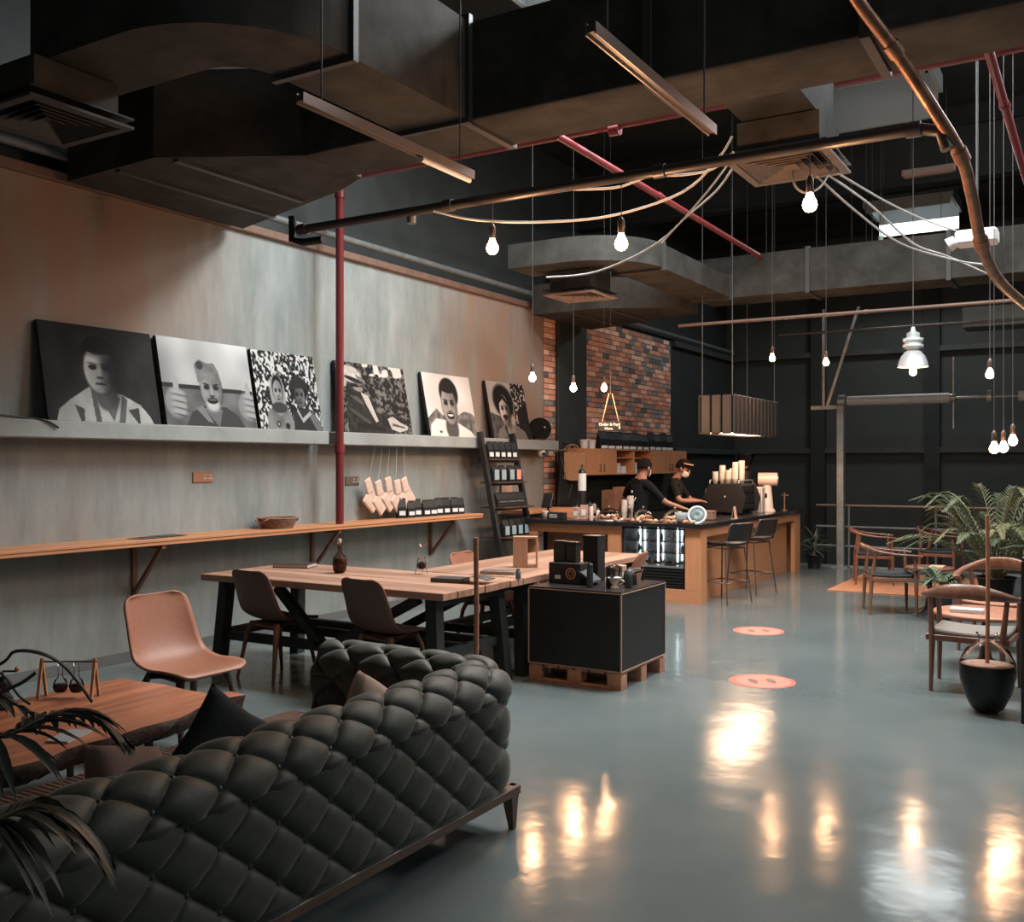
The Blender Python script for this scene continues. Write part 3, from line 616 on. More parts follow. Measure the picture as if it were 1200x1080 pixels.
# 6 man with hat and moustache
a = put(.6+.1*vnoise(5, 17), ((XX > .62)*(vnoise(34, 18) > .42)).astype(float), .1); a = put(a, polym([(0, .55), (.3, .62), (.3, 1), (0, 1)]), .2+.15*vnoise(20, 19)); a = put(a, polym([(.7, .5), (1, .3), (1, 1), (.7, 1)]), .1)
a = put(a, polym([(.1, 1), (.16, .84), (.34, .74), (.60, .74), (.84, .86), (.90, 1)]), .42); a = put(a, polym([(.34, .74), (.42, 1), (.56, 1), (.60, .74)]), .5); a = put(a, polym([(.36, .76), (.40, 1), (.37, 1), (.31, .8)]), .14); a = put(a, ell(.38, .34, .26, .29, .25), .045)
a = face(a, .38, .50, .125, .27, .6, -1.0, mous=1); a = put(a, polym([(.20, .44), (.25, .24), (.40, .24), (.60, .52), (.62, .62), (.5, .42), (.36, .30)]), .05); a = put(a, ell(.47, .62, .05, .2, soft=.4)*.6, .15); arts.append(a)
# big soft texture
def canvas(idx, y0, y1, h, tint, label, base=.20, lean=.15):
    Wd = y1-y0
    t = T('canvas_portrait', label, 'picture', (base, y0, 1.916), group='canvas portraits on the ledge')
    t.rotation_euler = (0, -math.atan2(lean, h), 0)
    MB().box(-.038, 0, 0, Wd, 0, h).build('stretcher', mat('canvas_edge', (.01, .011, .012), .7), t)
    art = arts[idx]; me = bpy.data.meshes.new('print')
    vs = [(.0015, Wd*x, h*(1-y)) for y in np.linspace(0, 1, NY) for x in np.linspace(0, 1, NX)]
    fs = [(j*NX+i, (j+1)*NX+i, (j+1)*NX+i+1, j*NX+i+1) for j in range(NY-1) for i in range(NX-1)]
    me.from_pydata(vs, [], fs); ca = me.color_attributes.new('print', 'FLOAT_COLOR', 'POINT')
    g_ = np.clip(art, 0, 1)**2.1*.85+.008
    col = np.stack([g_*tint[0], g_*tint[1], g_*tint[2], np.ones_like(g_)], -1).reshape(-1).astype(np.float32); ca.data.foreach_set('color', col)
    m = MATS.get('photo_print')
    if not m:
        m = bpy.data.materials.new('photo_print'); m.use_nodes = True; n = m.node_tree.nodes; at = n.new('ShaderNodeAttribute'); at.attribute_name = 'print'
        m.node_tree.links.new(at.outputs['Color'], n['Principled BSDF'].inputs['Base Color']); n['Principled BSDF'].inputs['Roughness'].default_value = .75; n['Principled BSDF'].inputs['Specular IOR Level'].default_value = .15; MATS['photo_print'] = m
    me.materials.append(m); o = bpy.data.objects.new('print', me); C.objects.link(o); o.parent = t
canvas(0, 4.42, 5.42, .76, (1, 1, .97), 'black and white canvas of a man in a light jacket on black, leftmost')
canvas(1, 5.48, 6.48, .76, (1, 1, .98), 'black and white canvas of a laughing bearded man in a cap with raised fists')
canvas(2, 6.53, 7.36, .75, (1, 1, .98), 'black and white canvas of two people before leaves, left of red pipe')
canvas(3, 7.68, 8.82, .75, (1, .92, .84), 'sepia canvas of a man in a cap in profile, right of red pipe')
canvas(4, 9.16, 10.14, .75, (1, .92, .86), 'sepia canvas of a smiling man in white on a pale sky')
canvas(5, 10.52, 11.46, .75, (1, .9, .84), 'sepia canvas of a man with a dark hat and moustache, rightmost')

# ================================================================== WALL SHELF
t = T('wall_shelf', 'long orange plywood wall shelf on triangular brackets under the portraits', 'shelf', (0, 2.2, .955))
MB().box(.002, .40, 0, 7.75, .027, .05, .003).build('upper_board', orange_wood, t); MB().box(.002, .395, 0, 7.75, 0, .024, .003).build('lower_board', orange_wood, t)
for y in (1.0, 3.1, 5.2, 7.2):
    MB().box(.003, .03, y-.02, y+.02, -.42, 0).tube([(.03, y, -.40), (.36, y, -.01)], .022, 4, smooth=False).box(.003, .38, y-.02, y+.02, -.03, 0).build('bracket', brown_wood, t)
tag(MB().box(.06, .5, 10.9, 12.1, .955, 1.0, .004).build('side_shelf', orange_wood), 'short orange plywood shelf beyond the ladder shelf', 'shelf')

# ================================================================== SOFA (tufted)
sofa = T('tufted_sofa', 'dark olive deep-buttoned sofa seen from behind in the foreground', 'sofa', (4.08, 2.4, 0))
velvet = mat('olive_leather', (.046, .049, .037), .58, var=.25, vscale=5, bump=.08, bscale=90, sheen=.2)
def sofa_profile():
    pts = []  # (offset outward, z)
    for i in range(25): pts.append((.115, .185+(.60-.185)*i/24))
    for i in range(1, 40):
        th = PI*i/40; pts.append((-.005+.135*math.cos(th)*(1 if th < PI/2 else 1.0), .60+.128*math.sin(th)))
    for i in range(20): pts.append((-.135-.0*i, .60-(.60-.36)*i/19))
    return pts
prof = sofa_profile(); pl = [0]
for i in range(1, len(prof)): pl.append(pl[-1]+math.dist(prof[i], prof[i-1]))
def prof_at(s_):
    for i in range(1, len(prof)):
        if pl[i] >= s_:
            k = (s_-pl[i-1])/(pl[i]-pl[i-1]+1e-9); a, b_ = prof[i-1], prof[i]
            tx, tz = b_[0]-a[0], b_[1]-a[1]; q = math.hypot(tx, tz)+1e-9
            return a[0]+tx*k, a[1]+tz*k, tz/q, -tx/q
    return (*prof[-1], -1, 0)
# plan path: near arm front -> corner -> back -> corner -> far arm front
rc = .142; xb = 4.475; ya, yb_ = 1.10, 3.68; xf = 3.56
path = []
def seg(a, b_, n):
    for i in range(n): path.append((a[0]+(b_[0]-a[0])*i/n, a[1]+(b_[1]-a[1])*i/n, None))
plan = []
L1 = xb-rc-xf; Lc = PI/2*rc; L2 = yb_-ya-2*rc; Ltot = 2*L1+2*Lc+L2
def plan_at(t_):
    if t_ <= L1: return (xf+t_, ya, 0, -1)
    t_ -= L1
    if t_ <= Lc: th = -PI/2+t_/rc; return (xb-rc+rc*math.cos(th), ya+rc+rc*math.sin(th), math.cos(th), math.sin(th))
    t_ -= Lc
    if t_ <= L2: return (xb, ya+rc+t_, 1, 0)
    t_ -= L2
    if t_ <= Lc: th = t_/rc; return (xb-rc+rc*math.cos(th), yb_-rc+rc*math.sin(th), math.cos(th), math.sin(th))
    t_ -= Lc; return (xb-rc-t_, yb_, 0, 1)
nt_ = round(Ltot/.235); PA = Ltot/nt_; PB = pl[-1]/5.7
S0 = .01
def tuft(t_, s_):
    u = t_/PA+(s_-S0)/PB; v = t_/PA-(s_-S0)/PB
    du = abs(u-round(u)); dv = abs(v-round(v))
    a = min(1, du/.5); b_ = min(1, dv/.5)
    h_ = (1-(1-a)**2.7)*(1-(1-b_)**2.7)
    btn = math.exp(-((a*a+b_*b_)/.05))
    return .034*h_**.48-.010*btn
NU, NV = 860, 250
ox, oy = 4.08, 2.4
def sf(u, v):
    t_ = u*Ltot; s_ = v*pl[-1]; x, y, nx, ny = plan_at(t_); o_, z, no, nz = prof_at(s_)
    d = tuft(t_, s_); e = min(1, s_/.04)*min(1, (pl[-1]-s_)/.05); d = d*e-.010
    o_ += no*d; z += nz*d
    return (x+nx*o_-ox, y+ny*o_-oy, z)
mb = MB(); mb.grid(sf, NU, NV); body = mb.build('upholstery', velvet, sofa)
# buttons
bt = None; k = 0
btn_m = mat('button_leather', (.05, .055, .045), .4)
for i in range(nt_*2+1):
    for j in range(1, 13):
        if (i+j) % 2: continue
        t_ = i*PA/2; s_ = S0+j*PB/2
        if t_ > Ltot or s_ > pl[-1]-.05: continue
        x, y, nx, ny = plan_at(min(t_, Ltot-.001)); o_, z, no, nz = prof_at(s_); o_ -= no*.018; z -= nz*.018
        if bt is None: bt = MB().ball((0, 0, 0), .012, n=8, m=5).build('button', btn_m, sofa); ob = bt
        else: ob = bt.copy(); C.objects.link(ob)
        ob.location = (x+nx*o_-ox, y+ny*o_-oy, z)
# arm fronts
for yy in (ya, yb_):
    sgn = -1 if yy == ya else 1
    q = [(o_*sgn, z) for o_, z in prof]; n = len(q)
    vs = [(xf-ox+.004, yy-oy+a*.97, b_) for a, b_ in q]+[(xf-ox-.02, yy-oy+a*.9, .37+(b_-.37)*.97) for a, b_ in q]
    fs = [(i, (i+1) % n, n+(i+1) % n, n+i) for i in range(n)]+[tuple(range(n, 2*n))]
    MB().add(vs, fs).build('arm_front', velvet, sofa)
MB().box(xf-ox+.02, 4.30-ox, ya+.10-oy, yb_-.10-oy, .19, .34, .02).build('seat_base', velvet, sofa)
rib_m = mat('ribbed_fabric', (.27, .165, .125), .85, var=.15)
def ribs(u, v): 
    x = 3.50+(4.29-3.50)*u; y = 1.24+(3.43-1.24)*v; e = min(1, u/.06, (1-u)/.06)**.5*min(1, v/.02, (1-v)/.02)**.5
    return (x-ox, y-oy, .34+.12*e+.004*math.sin(y*2*PI/.026)*e)
MB().grid(ribs, 24, 520).build('seat_cushion', rib_m, sofa)
# timber frame and legs
fw = wood('dark_sofa_wood', (.15, .085, .06), (.08, .045, .03), 'y')
MB().box(xf-ox, 4.572-ox, ya-.07-oy, ya-.03-oy, .15, .19, .004).box(xf-ox, 4.572-ox, yb_+.03-oy, yb_+.07-oy, .15, .19, .004).box(4.535-ox, 4.585-ox, ya-.07-oy, yb_+.07-oy, .15, .19, .004).box(xf-ox, xf+.04-ox, ya-.1-oy, yb_+.1-oy, .155, .19, .004).build('frame', fw, sofa)
for x in (xf+.03, 4.545):
    for y in (ya-.05, yb_+.035):
        MB().tube([(x-ox, y-oy, .17), (x-ox+.004, y-oy+(.004), .12), (x-ox+.012, y-oy+.006, 0)], [.05, .034, .017], 4, smooth=False).build('leg', fw, sofa)
# cushions
def cushion(loc, rot, s, m, label, puff=.07):
    def f(u, v, sg):
        x = (u-.5)*2; y = (v-.5)*2; e = max(0, (1-x**4)*(1-y**4))**.5; pin = 1-.10*(1-abs(x*y))*(abs(x)**3+abs(y)**3)
        return (x*s/2*pin, y*s/2*pin, sg*puff*e)
    mb = MB(); mb.grid(lambda u, v: f(u, v, 1), 22, 22); mb.grid(lambda u, v: f(v, u, -1), 22, 22)
    o = mb.build('throw_cushion', m); o.location = loc; o.rotation_euler = rot; tag(o, label, 'cushion', 'cushions on the sofa'); return o
cushion((4.03, 2.56, .545), (math.radians(74), math.radians(38), math.radians(62)), .36, mat('black_cotton', (.012, .015, .017), .9, bump=.2, bscale=25), 'black square cushion standing on its corner on the sofa seat')
cushion((4.15, 3.26, .535), (math.radians(70), math.radians(35), math.radians(70)), .30, mat('beige_cotton', (.34, .24, .19), .9, bump=.2, bscale=25), 'beige cushion with a corner peeking over the sofa back near the arm')
cushion((4.05, 2.12, .545), (math.radians(60), math.radians(14), math.radians(84)), .28, mat('brown_cotton', (.19, .12, .095), .9, bump=.2, bscale=25), 'brown cushion leaning on the sofa back behind the fronds')

# ================================================================== COFFEE TABLE (live edge slab)
ct = T('live_edge_table', 'low coffee table made of a thick live-edge wooden slab', 'coffee table', (2.72, 2.3, 0))
slab_m = wood('slab_wood', (.60, .21, .095), (.26, .085, .04), 'y', .55, rough=.4, coat=.1); bark_m = mat('bark_edge', (.055, .03, .02), .8, var=.5, vscale=20, bump=.6, bscale=30)
rs = random.Random(3)
edge = []
def wob(t_, a, s_): return a*(math.sin(t_*3.1+s_)+.6*math.sin(t_*7.3+2*s_)+.35*math.sin(t_*17+s_))
ne = 60
for i in range(ne): y = -1.25+2.42*i/ne; edge.append((.47+wob(y, .035, 1)-.10*max(0, (y-.6))*1.2, y))
for i in range(14): x = .40-.80*i/14; edge.append((x, 1.17+wob(x, .02, 4)+.10*(x > .25)))
for i in range(ne): y = 1.17-2.42*i/ne; edge.append((-.46+wob(y, .02, 2.5), y))
for i in range(10): x = -.4+.85*i/10; edge.append((x, -1.25+wob(x, .02, 3)))
n = len(edge); mb = MB()
mb.cur = 0; mb.add([(x, y, .45) for x, y in edge], [tuple(range(n))])
layers = [(1.0, .45), (1.012, .435), (.985, .40), (.95, .375), (.90, .36)]
vs = []
for li, (k, z) in enumerate(layers):
    for i, (x, y) in enumerate(edge):
        w_ = 1+(.025*math.sin(i*1.7+li*2)+.035*math.sin(i*.6+li)*math.sin(i*.23))*(li > 0); vs.append((x*k*w_, y*(1-(1-k)*.4), z+(.006*math.sin(i*2.3+li) if li else 0)))
mb.cur = 1; mb.add(vs, [(j*n+i, j*n+(i+1) % n, (j+1)*n+(i+1) % n, (j+1)*n+i)[::-1] for j in range(4) for i in range(n)], True)
mb.add([(x*.9, y*.96, .36) for x, y in edge], [tuple(range(n))[::-1]])
mb.build('slab', [slab_m, bark_m], ct)
for y in (-.85, .75): MB().tube([(-.3, y, .36), (-.3, y, .03), (.28, y, .03), (.28, y, .36)], .02, 4, smooth=False).build('leg_frame', black_metal, ct)
# siphon stand with two flasks
t = T('flask_stand', 'small wooden stand holding two round coffee flasks on the live-edge table', 'coffee stand', (2.42, 3.04, .452), YAW)
sw = mat('light_stand_wood', (.45, .22, .11), .5, var=.2, vscale=20)
for s_ in (-.13, .13):
    for q in (-.045, .045): MB().tube([(s_, q, 0), (s_, 0, .19)], .009, 4, smooth=False).build('stand_leg', sw, t)
MB().cyl((-.14, 0, .175), (.14, 0, .175), .004, n=6).build('crossbar', black_metal, t)
cof = mat('dark_coffee', (.02, .008, .005), .2)
for s_ in (-.04, .04):
    b_ = MB().lathe([(.008, .02), (.028, .03), (.036, .055), (.028, .085), (.012, .1), (.012, .16), (.018, .165)], (s_, 0, 0), 16, cap=False).build('flask', glass_m, t); MB().lathe([(.004, .022), (.026, .032), (.033, .052), (.031, .065), (.001, .066)], (s_, 0, 0), 14).build('coffee', cof, b_)
t = T('coffee_grinder', 'small black hand grinder on the live-edge table behind the frond', 'grinder', (2.36, 2.74, .452))
MB().lathe([(.045, 0), (.045, .05), (.03, .07), (.03, .1), (.04, .12), (.012, .15)], n=16).build('body', black_plastic, t); MB().tube([(0, 0, .15), (0, 0, .175), (.08, .02, .18)], .005, 6).build('crank', black_metal, t); MB().ball((.08, .02, .19), .012).build('knob', sw, t)
t = T('folded_booklet', 'pale booklet lying near the front edge of the live-edge table', 'booklet', (3.06, 2.60, .452), .4)
MB().box(-.05, .05, -.09, .09, 0, .006, .001).build('pages', white_p, t); MB().box(-.051, .051, -.091, .091, .006, .008).build('cover', mat('grey_cover', (.35, .38, .4), .6), t)

# ================================================================== SHELL CHAIRS
def shell_profile(v):
    pts = [(.235, .425), (.20, .44), (.10, .432), (0, .426), (-.08, .436), (-.145, .462), (-.19, .505), (-.222, .565), (-.248, .64), (-.270, .72), (-.288, .79), (-.294, .82)]
    x = v*(len(pts)-1); i = min(int(x), len(pts)-2); f = x-i; a, b_ = pts[i], pts[i+1]
    p0 = pts[max(i-1, 0)]; p3 = pts[min(i+2, len(pts)-1)]
    def cr(p, q, r, s_): return .5*((2*q)+(r-p)*f+(2*p-5*q+4*r-s_)*f*f+(3*q-p-3*r+s_)*f**3)
    return cr(p0[0], a[0], b_[0], p3[0]), cr(p0[1], a[1], b_[1], p3[1])
def sstep(a, b_, x): x = max(0, min(1, (x-a)/(b_-a))); return x*x*(3-2*x)
def shell_pt(u, v):
    y, z = shell_profile(v); w_ = .235-.03*sstep(.4, 1, v)
    if v < .16: w_ *= math.sqrt(max(0, 1-((.16-v)/.16)**2.4*.62))
    if v > .80: w_ *= math.sqrt(max(0, 1-((v-.80)/.20)**3*.62))
    x = (u-.5)*2; c = abs(x)**2.6; k = sstep(.25, .62, v)
    z += .030*c*(1-k)*sstep(0, .22, v)-.012*(1-c)*(1-k)*0
    y += .045*c*k*(1-.5*sstep(.7, 1, v)); z += .010*c*k*(1-k)*4
    return (x*w_, y, z)
def shell_chair(label, shell, frame, loc, rz, group='moulded shell chairs'):
    t = T('shell_chair', label, 'chair', loc, rz, group)
    MB().grid(shell_pt, 18, 44).build('seat_shell', shell, t, solid=.012)
    MB().tube([(-.15, .12, .405), (.15, .12, .405), (.15, -.12, .40), (-.15, -.12, .40)], .02, 6, closed=True).box(-.14, .14, -.11, .11, .40, .42).build('under_frame', frame, t)
    for sx in (-1, 1):
        for sy in (-1, 1):
            MB().tube([(sx*.14, sy*.12, .415), (sx*.165, sy*.15, .34), (sx*.205, sy*.21, 0)], [(.026, .020), (.024, .018), (.013, .011)], 6).build('leg', frame, t)
    return t
terra = mat('terracotta_shell', (.31, .12, .068), .5, var=.08, vscale=60); dkbrown = mat('brown_shell', (.13, .062, .045), .5, var=.08, vscale=60)
legw = mat('chair_leg_wood', (.20, .09, .055), .5, var=.15, vscale=20)
shell_chair('terracotta shell chair standing at the end of the live-edge table', terra, mat('dark_leg', (.06, .03, .022), .5), (2.33, 3.85, 0), math.radians(-92)).scale = (1.06, 1.06, 1.03)
shell_chair('brown shell chair at the left end of the long plank table', dkbrown, legw, (1.44, 5.47, 0), math.radians(-6))
shell_chair('brown shell chair at the plank table behind the sofa arm', dkbrown, legw, (2.50, 5.47, 0), math.radians(-8))
shell_chair('pale terracotta shell chair on the wall side of the far plank table', terra, legw, (2.18, 7.25, 0), math.radians(-88))
shell_chair('terracotta shell chair pushed in beyond the black crate', terra, legw, (3.02, 8.0, 0), math.radians(100))

# ================================================================== PLANK TABLES
plank_cols = [wood('plank_%s_%s' % (a, nm), c1, c2, a, .8, rough=.5) for a in 'xy' for nm, c1, c2 in (('a', (.44, .245, .165), (.27, .135, .09)), ('b', (.38, .20, .13), (.22, .11, .075)), ('c', (.50, .29, .20), (.33, .165, .11)))]
def plank_table(label, x0, x1, y0, y1, along, legs=True):
    t = T('plank_table', label, 'table', ((x0+x1)/2, (y0+y1)/2, 0), group='plank tables on black trestles')
    hx, hy = (x1-x0)/2, (y1-y0)/2; z0, z1 = .70, .75; n = 6
    for i in range(n):
        j = random.uniform(-.008, .008)
        if along == 'x': a = -hy+2*hy*i/n; o = MB().box(-hx+j, hx+j, a+.002, a+2*hy/n-.002, z0, z1+random.uniform(-.0015, .0015), .003).build('plank', plank_cols[i % 3], t)
        else: a = -hx+2*hx*i/n; o = MB().box(a+.002, a+2*hx/n-.002, -hy+j, hy+j, z0, z1+random.uniform(-.0015, .0015), .003).build('plank', plank_cols[3+i % 3], t)
    L_, W_ = (hx, hy) if along == 'x' else (hy, hx)
    def tr(p): return (p[0], p[1], p[2]) if along == 'x' else (p[1], p[0], p[2])
    def bar(a, b_, r, nm='brace'): return MB().tube([tr(a), tr(b_)], r, 4, smooth=False).build(nm, black_paint, t)
    for s_ in (-1, 1):
        xx = s_*(L_-.16)
        for q in (-1, 1): bar((xx, q*(W_-.12), .70), (xx+s_*.05, q*(W_-.08), 0), .062, 'leg')
        bar((xx, -(W_-.12), .30), (xx, W_-.12, .30), .045, 'crossbar'); bar((xx, -(W_-.06), .665), (xx, W_-.06, .665), .045, 'crossbar')
    bar((-(L_-.16), 0, .30), (L_-.16, 0, .30), .045, 'stretcher')
    for q in (-1, 1):
        bar((-.62*q*0-.45, q*(W_-.12), .68), (-.02, q*(W_-.12), .30), .045); bar((.85, q*(W_-.12), .68), (.10, q*(W_-.12), .30), .045)
        bar((-(L_-.16), q*(W_-.12), .28), (L_-.16, q*(W_-.12), .28), .045, 'stretcher')
    bar((-L_+.05, 0, .67), (L_-.05, 0, .67), .03, 'bearer')
    return t
plank_table('long plank table along the left wall end, vase and open book on it', .80, 3.08, 5.30, 6.32, 'x')
plank_table('second plank table running away behind the black crate, wooden holder on it', 2.06, 3.08, 6.34, 8.62, 'y')

# ================================================================== BLACK CRATE ON PALLET
pw = mat('pallet_wood', (.42, .22, .14), .75, var=.3, vscale=12)
t = T('pallet', 'small wooden pallet under the black box stand', 'pallet', (3.485, 6.76, 0))
hx, hy = .375, .40
for x in (-1, 0, 1):
    for y in (-1, 0, 1): MB().box(x*(hx-.055)-.055, x*(hx-.055)+.055, y*(hy-.05)-.05, y*(hy-.05)+.05, .018, .105, .002).build('block', pw, t)
for y in (-1, 0, 1): MB().box(-hx, hx, y*(hy-.05)-.05, y*(hy-.05)+.05, 0, .018, .002).build('bottom_board', pw, t)
for i in range(6): a = -hx+i*2*hx/6; MB().box(a+.004, a+2*hx/6-.01, -hy, hy, .105, .124, .002).build('deck_board', pw, t)
t = T('display_box', 'black box stand with pale edges on a pallet in mid-floor', 'stand', (3.485, 6.76, .125))
film = mat('black_film_ply', (.013, .014, .015), .42, var=.2); plye = mat('ply_edge', (.42, .27, .2), .6)
MB().box(-hx, hx, -hy, -hy+.018, 0, .55).build('front_panel', film, t); MB().box(-hx, hx, hy-.018, hy, 0, .55).build('back_panel', film, t)
MB().box(-hx, -hx+.018, -hy+.018, hy-.018, 0, .55).build('side_panel', film, t); MB().box(hx-.018, hx, -hy+.018, hy-.018, 0, .55).build('side_panel', film, t)
MB().box(-hx-.004, hx+.004, -hy-.004, hy+.004, .55, .568, .001).build('top_panel', mat('black_top', (.02, .018, .018), .3), t)
e = MB(); b_ = .0045
for z in (0, .55): e.box(-hx-b_, hx+b_, -hy-.006, -hy+.002, z, z+.008).box(hx-.002, hx+.006, -hy-b_, hy+b_, z, z+.008)
for (x, y) in ((-hx, -hy), (hx, -hy), (hx, hy)): e.box(x-.005, x+.005, y-.005, y+.005, 0, .555)
e.build('edge_strip', plye, t)
CZ = .695
def box_item(name, label, cat, x, y, z, sx, sy, sz, m, rz=0, b=.004, group=None, extra=None):
    t = T(name, label, cat, (x, y, z), rz, group); MB().box(-sx/2, sx/2, -sy/2, sy/2, 0, sz, b).build('body', m, t)
    if extra: extra(t, sx, sy, sz)
    return t
def ex(t, sx, sy, sz):
    MB().cyl((sx*.2, -sy/2-.001, sz*.5), (sx*.2, -sy/2-.003, sz*.5), sz*.28, n=24).build('round_emblem', mat('emblem_ring', (.45, .25, .16), .6), t)
    MB().cyl((sx*.2, -sy/2-.003, sz*.5), (sx*.2, -sy/2-.004, sz*.5), sz*.22, n=24).build('emblem_field', black_plastic, t)
    em = MB()
    for k in range(8): th = k*PI/4; em.cyl((sx*.2+sz*.13*math.cos(th), -sy/2-.004, sz*.5+sz*.13*math.sin(th)), (sx*.2+sz*.13*math.cos(th), -sy/2-.0055, sz*.5+sz*.13*math.sin(th)), sz*.035, n=8)
    em.build('emblem_beads', mat('emblem_ring', (0, 0, 0)), t)
    MB().box(-sx*.3, -sx*.12, -sy/2-.002, -sy/2, sz*.22, sz*.4).build('price_label', label_m, t)
bb = mat('black_card', (.016, .016, .016), .5)
box_item('gift_box', 'wide black gift box with a round emblem on the black stand', 'box', 3.28, 6.68, CZ, .27, .16, .155, bb, extra=ex)
def lid(t, sx, sy, sz): MB().box(-sx/2-.003, sx/2+.003, -sy/2-.003, sy/2+.003, sz-.02, sz+.004, .004).build('lid', black_plastic, t)
box_item('coffee_tin', 'left of two black tins stacked on the gift box', 'tin', 3.20, 6.70, CZ+.156, .09, .09, .155, bb, extra=lid)
box_item('coffee_tin', 'right of two black tins stacked on the gift box', 'tin', 3.30, 6.71, CZ+.156, .085, .085, .15, bb, extra=lid)
box_item('tall_box', 'tall black box standing behind the gift box on the black stand', 'box', 3.37, 6.92, CZ, .13, .13, .345, bb, extra=lid)
t = T('tilted_display', 'tilted grey-faced display panel on the black stand', 'display', (3.45, 6.66, CZ))
MB().add([(-.10, -.05, .12), (.08, -.09, .02), (.08, .06, .02), (-.10, .08, .14), (-.10, -.05, .135), (.08, -.09, .035), (.08, .06, .035), (-.10, .08, .155)], [(0, 3, 2, 1), (4, 5, 6, 7), (0, 1, 5, 4), (1, 2, 6, 5), (2, 3, 7, 6), (3, 0, 4, 7)]).build('panel', mat('grey_face', (.09, .1, .1), .3), t); MB().box(-.08, .06, -.04, .04, 0, .04, .005).build('foot', black_plastic, t)
def canister(label, x, y, r, h, m, z=CZ, name='canister'):
    t = T(name, label, 'canister', (x, y, z), group='canisters on the black stand')
    MB().lathe([(r, 0), (r, h*.82)], n=20).build('body', m, t); MB().lathe([(r*.95, h*.82), (r*.95, h*.93), (r*.4, h*.94), (r*.4, h)], n=20).build('lid', black_plastic, t)
gm = mat('gunmetal', (.06, .07, .075), .35, .4)
canister('slim gunmetal canister at the front edge of the black stand', 3.545, 6.50, .024, .185, gm)
canister('stout black canister behind the white dripper', 3.665, 6.60, .036, .16, black_plastic)
t = T('kettle', 'black pouring kettle with a thin spout on the black stand', 'kettle', (3.72, 6.82, CZ))
MB().lathe([(.055, 0), (.05, .06), (.042, .1), (.03, .105), (.008, .125)], n=18).build('body', black_plastic, t); MB().tube(smooth_path([(-.045, 0, .03), (-.09, 0, .06), (-.08, 0, .12), (-.12, 0, .14)]), .006, 6).build('spout', black_plastic, t); MB().tube(smooth_path([(.045, 0, .09), (.10, 0, .10), (.10, 0, .03)]), .007, 6).build('handle', black_plastic, t)
t = T('paper_dripper', 'white cone dripper on the black stand', 'dripper', (3.72, 6.55, CZ))
MB().lathe([(.03, 0), (.03, .008), (.016, .02), (.05, .075), (.053, .078), (.047, .076), (.012, .02)], n=20, cap=False).build('cone', mat('white_ceramic', (.6, .58, .55), .3), t); MB().tube(smooth_path([(.045, 0, .065), (.075, 0, .05), (.03, 0, .025)]), .005, 6).build('handle', MATS['white_ceramic'], t)
t = T('hand_grinder', 'dark hand grinder with a pale crank at the right of the black stand', 'grinder', (3.80, 6.62, CZ))
MB().lathe([(.026, 0), (.03, .06), (.026, .12), (.012, .13)], n=18).build('body', gm, t); MB().tube([(0, 0, .13), (0, 0, .14), (.09, .04, .14)], .005, 6).build('crank', steel, t); MB().ball((.09, .04, .15), .013).build('knob', black_plastic, t)
box_item('kraft_box', 'small kraft box behind the canisters on the black stand', 'box', 3.60, 6.90, CZ, .08, .08, .13, paper, extra=lambda t, a, b_, c: MB().box(-a/2-.001, a/2+.001, -b_/2-.002, b_/2+.001, c*.35, c*.6).build('paper_band', label_m, t))
ORD = ['leftmost', 'second', 'third', 'fourth', 'fifth', 'sixth', 'seventh', 'eighth', 'ninth', 'tenth', 'eleventh', 'twelfth', 'thirteenth']
def nth(i, n): return 'rightmost' if i == n-1 else ('leftmost' if i == 0 else ORD[i]+' from the left')
# ================================================================== BAR
CT = .915
t = T('bar_counter', 'orange plywood bar with black top wrapping the corner below the brick wall', 'counter', (0, 0, 0))
ow_x, ow_y, ow_z = orange_wood_x, orange_wood, orange_wood_z
stone = mat('black_stone', (.014, .014, .015), .18, var=.3, vscale=20)
MB().box(.55, 2.88, 10.62, 11.45, CT-.05, CT, .006).build('counter_top', stone, t)
MB().box(2.05, 2.88, 11.45, 14.95, CT-.05, CT, .006).build('counter_top', stone, t)
# front face (y = 10.70)
MB().box(.58, 1.86, 10.70, 10.74, .76, CT-.05).build('front_beam', ow_x, t)
MB().box(1.68, 1.85, 10.699, 10.75, 0, .76).build('front_post', ow_z, t); MB().box(.58, .72, 10.699, 10.75, 0, .76).build('front_post', ow_z, t)
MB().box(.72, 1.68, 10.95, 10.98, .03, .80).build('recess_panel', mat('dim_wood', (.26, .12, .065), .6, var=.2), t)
MB().box(1.85, 2.82, 10.699, 10.78, 0, .155).build('base_board', ow_x, t); MB().box(2.655, 2.84, 10.698, 10.78, .155, CT-.05).build('front_post', ow_z, t)
MB().box(.58, 1.85, 10.73, 10.78, 0, .09).build('base_board', ow_x, t)
# side face (x = 2.84)
MB().box(2.80, 2.842, 10.70, 14.9, .76, CT-.05).build('side_beam', ow_y, t); MB().box(2.78, 2.842, 14.62, 14.9, 0, .76).build('side_post', ow_z, t); MB().box(2.78, 2.842, 10.70, 10.9, 0, .76).build('side_post', ow_z, t)
for i in range(4): MB().box(2.70, 2.72, 10.9+i*.93, 10.9+(i+1)*.93-.006, .0, .76).build('side_panel', ow_z, t)
MB().box(2.0, 2.84, 14.88, 14.9, 0, CT-.05).build('end_panel', ow_z, t)
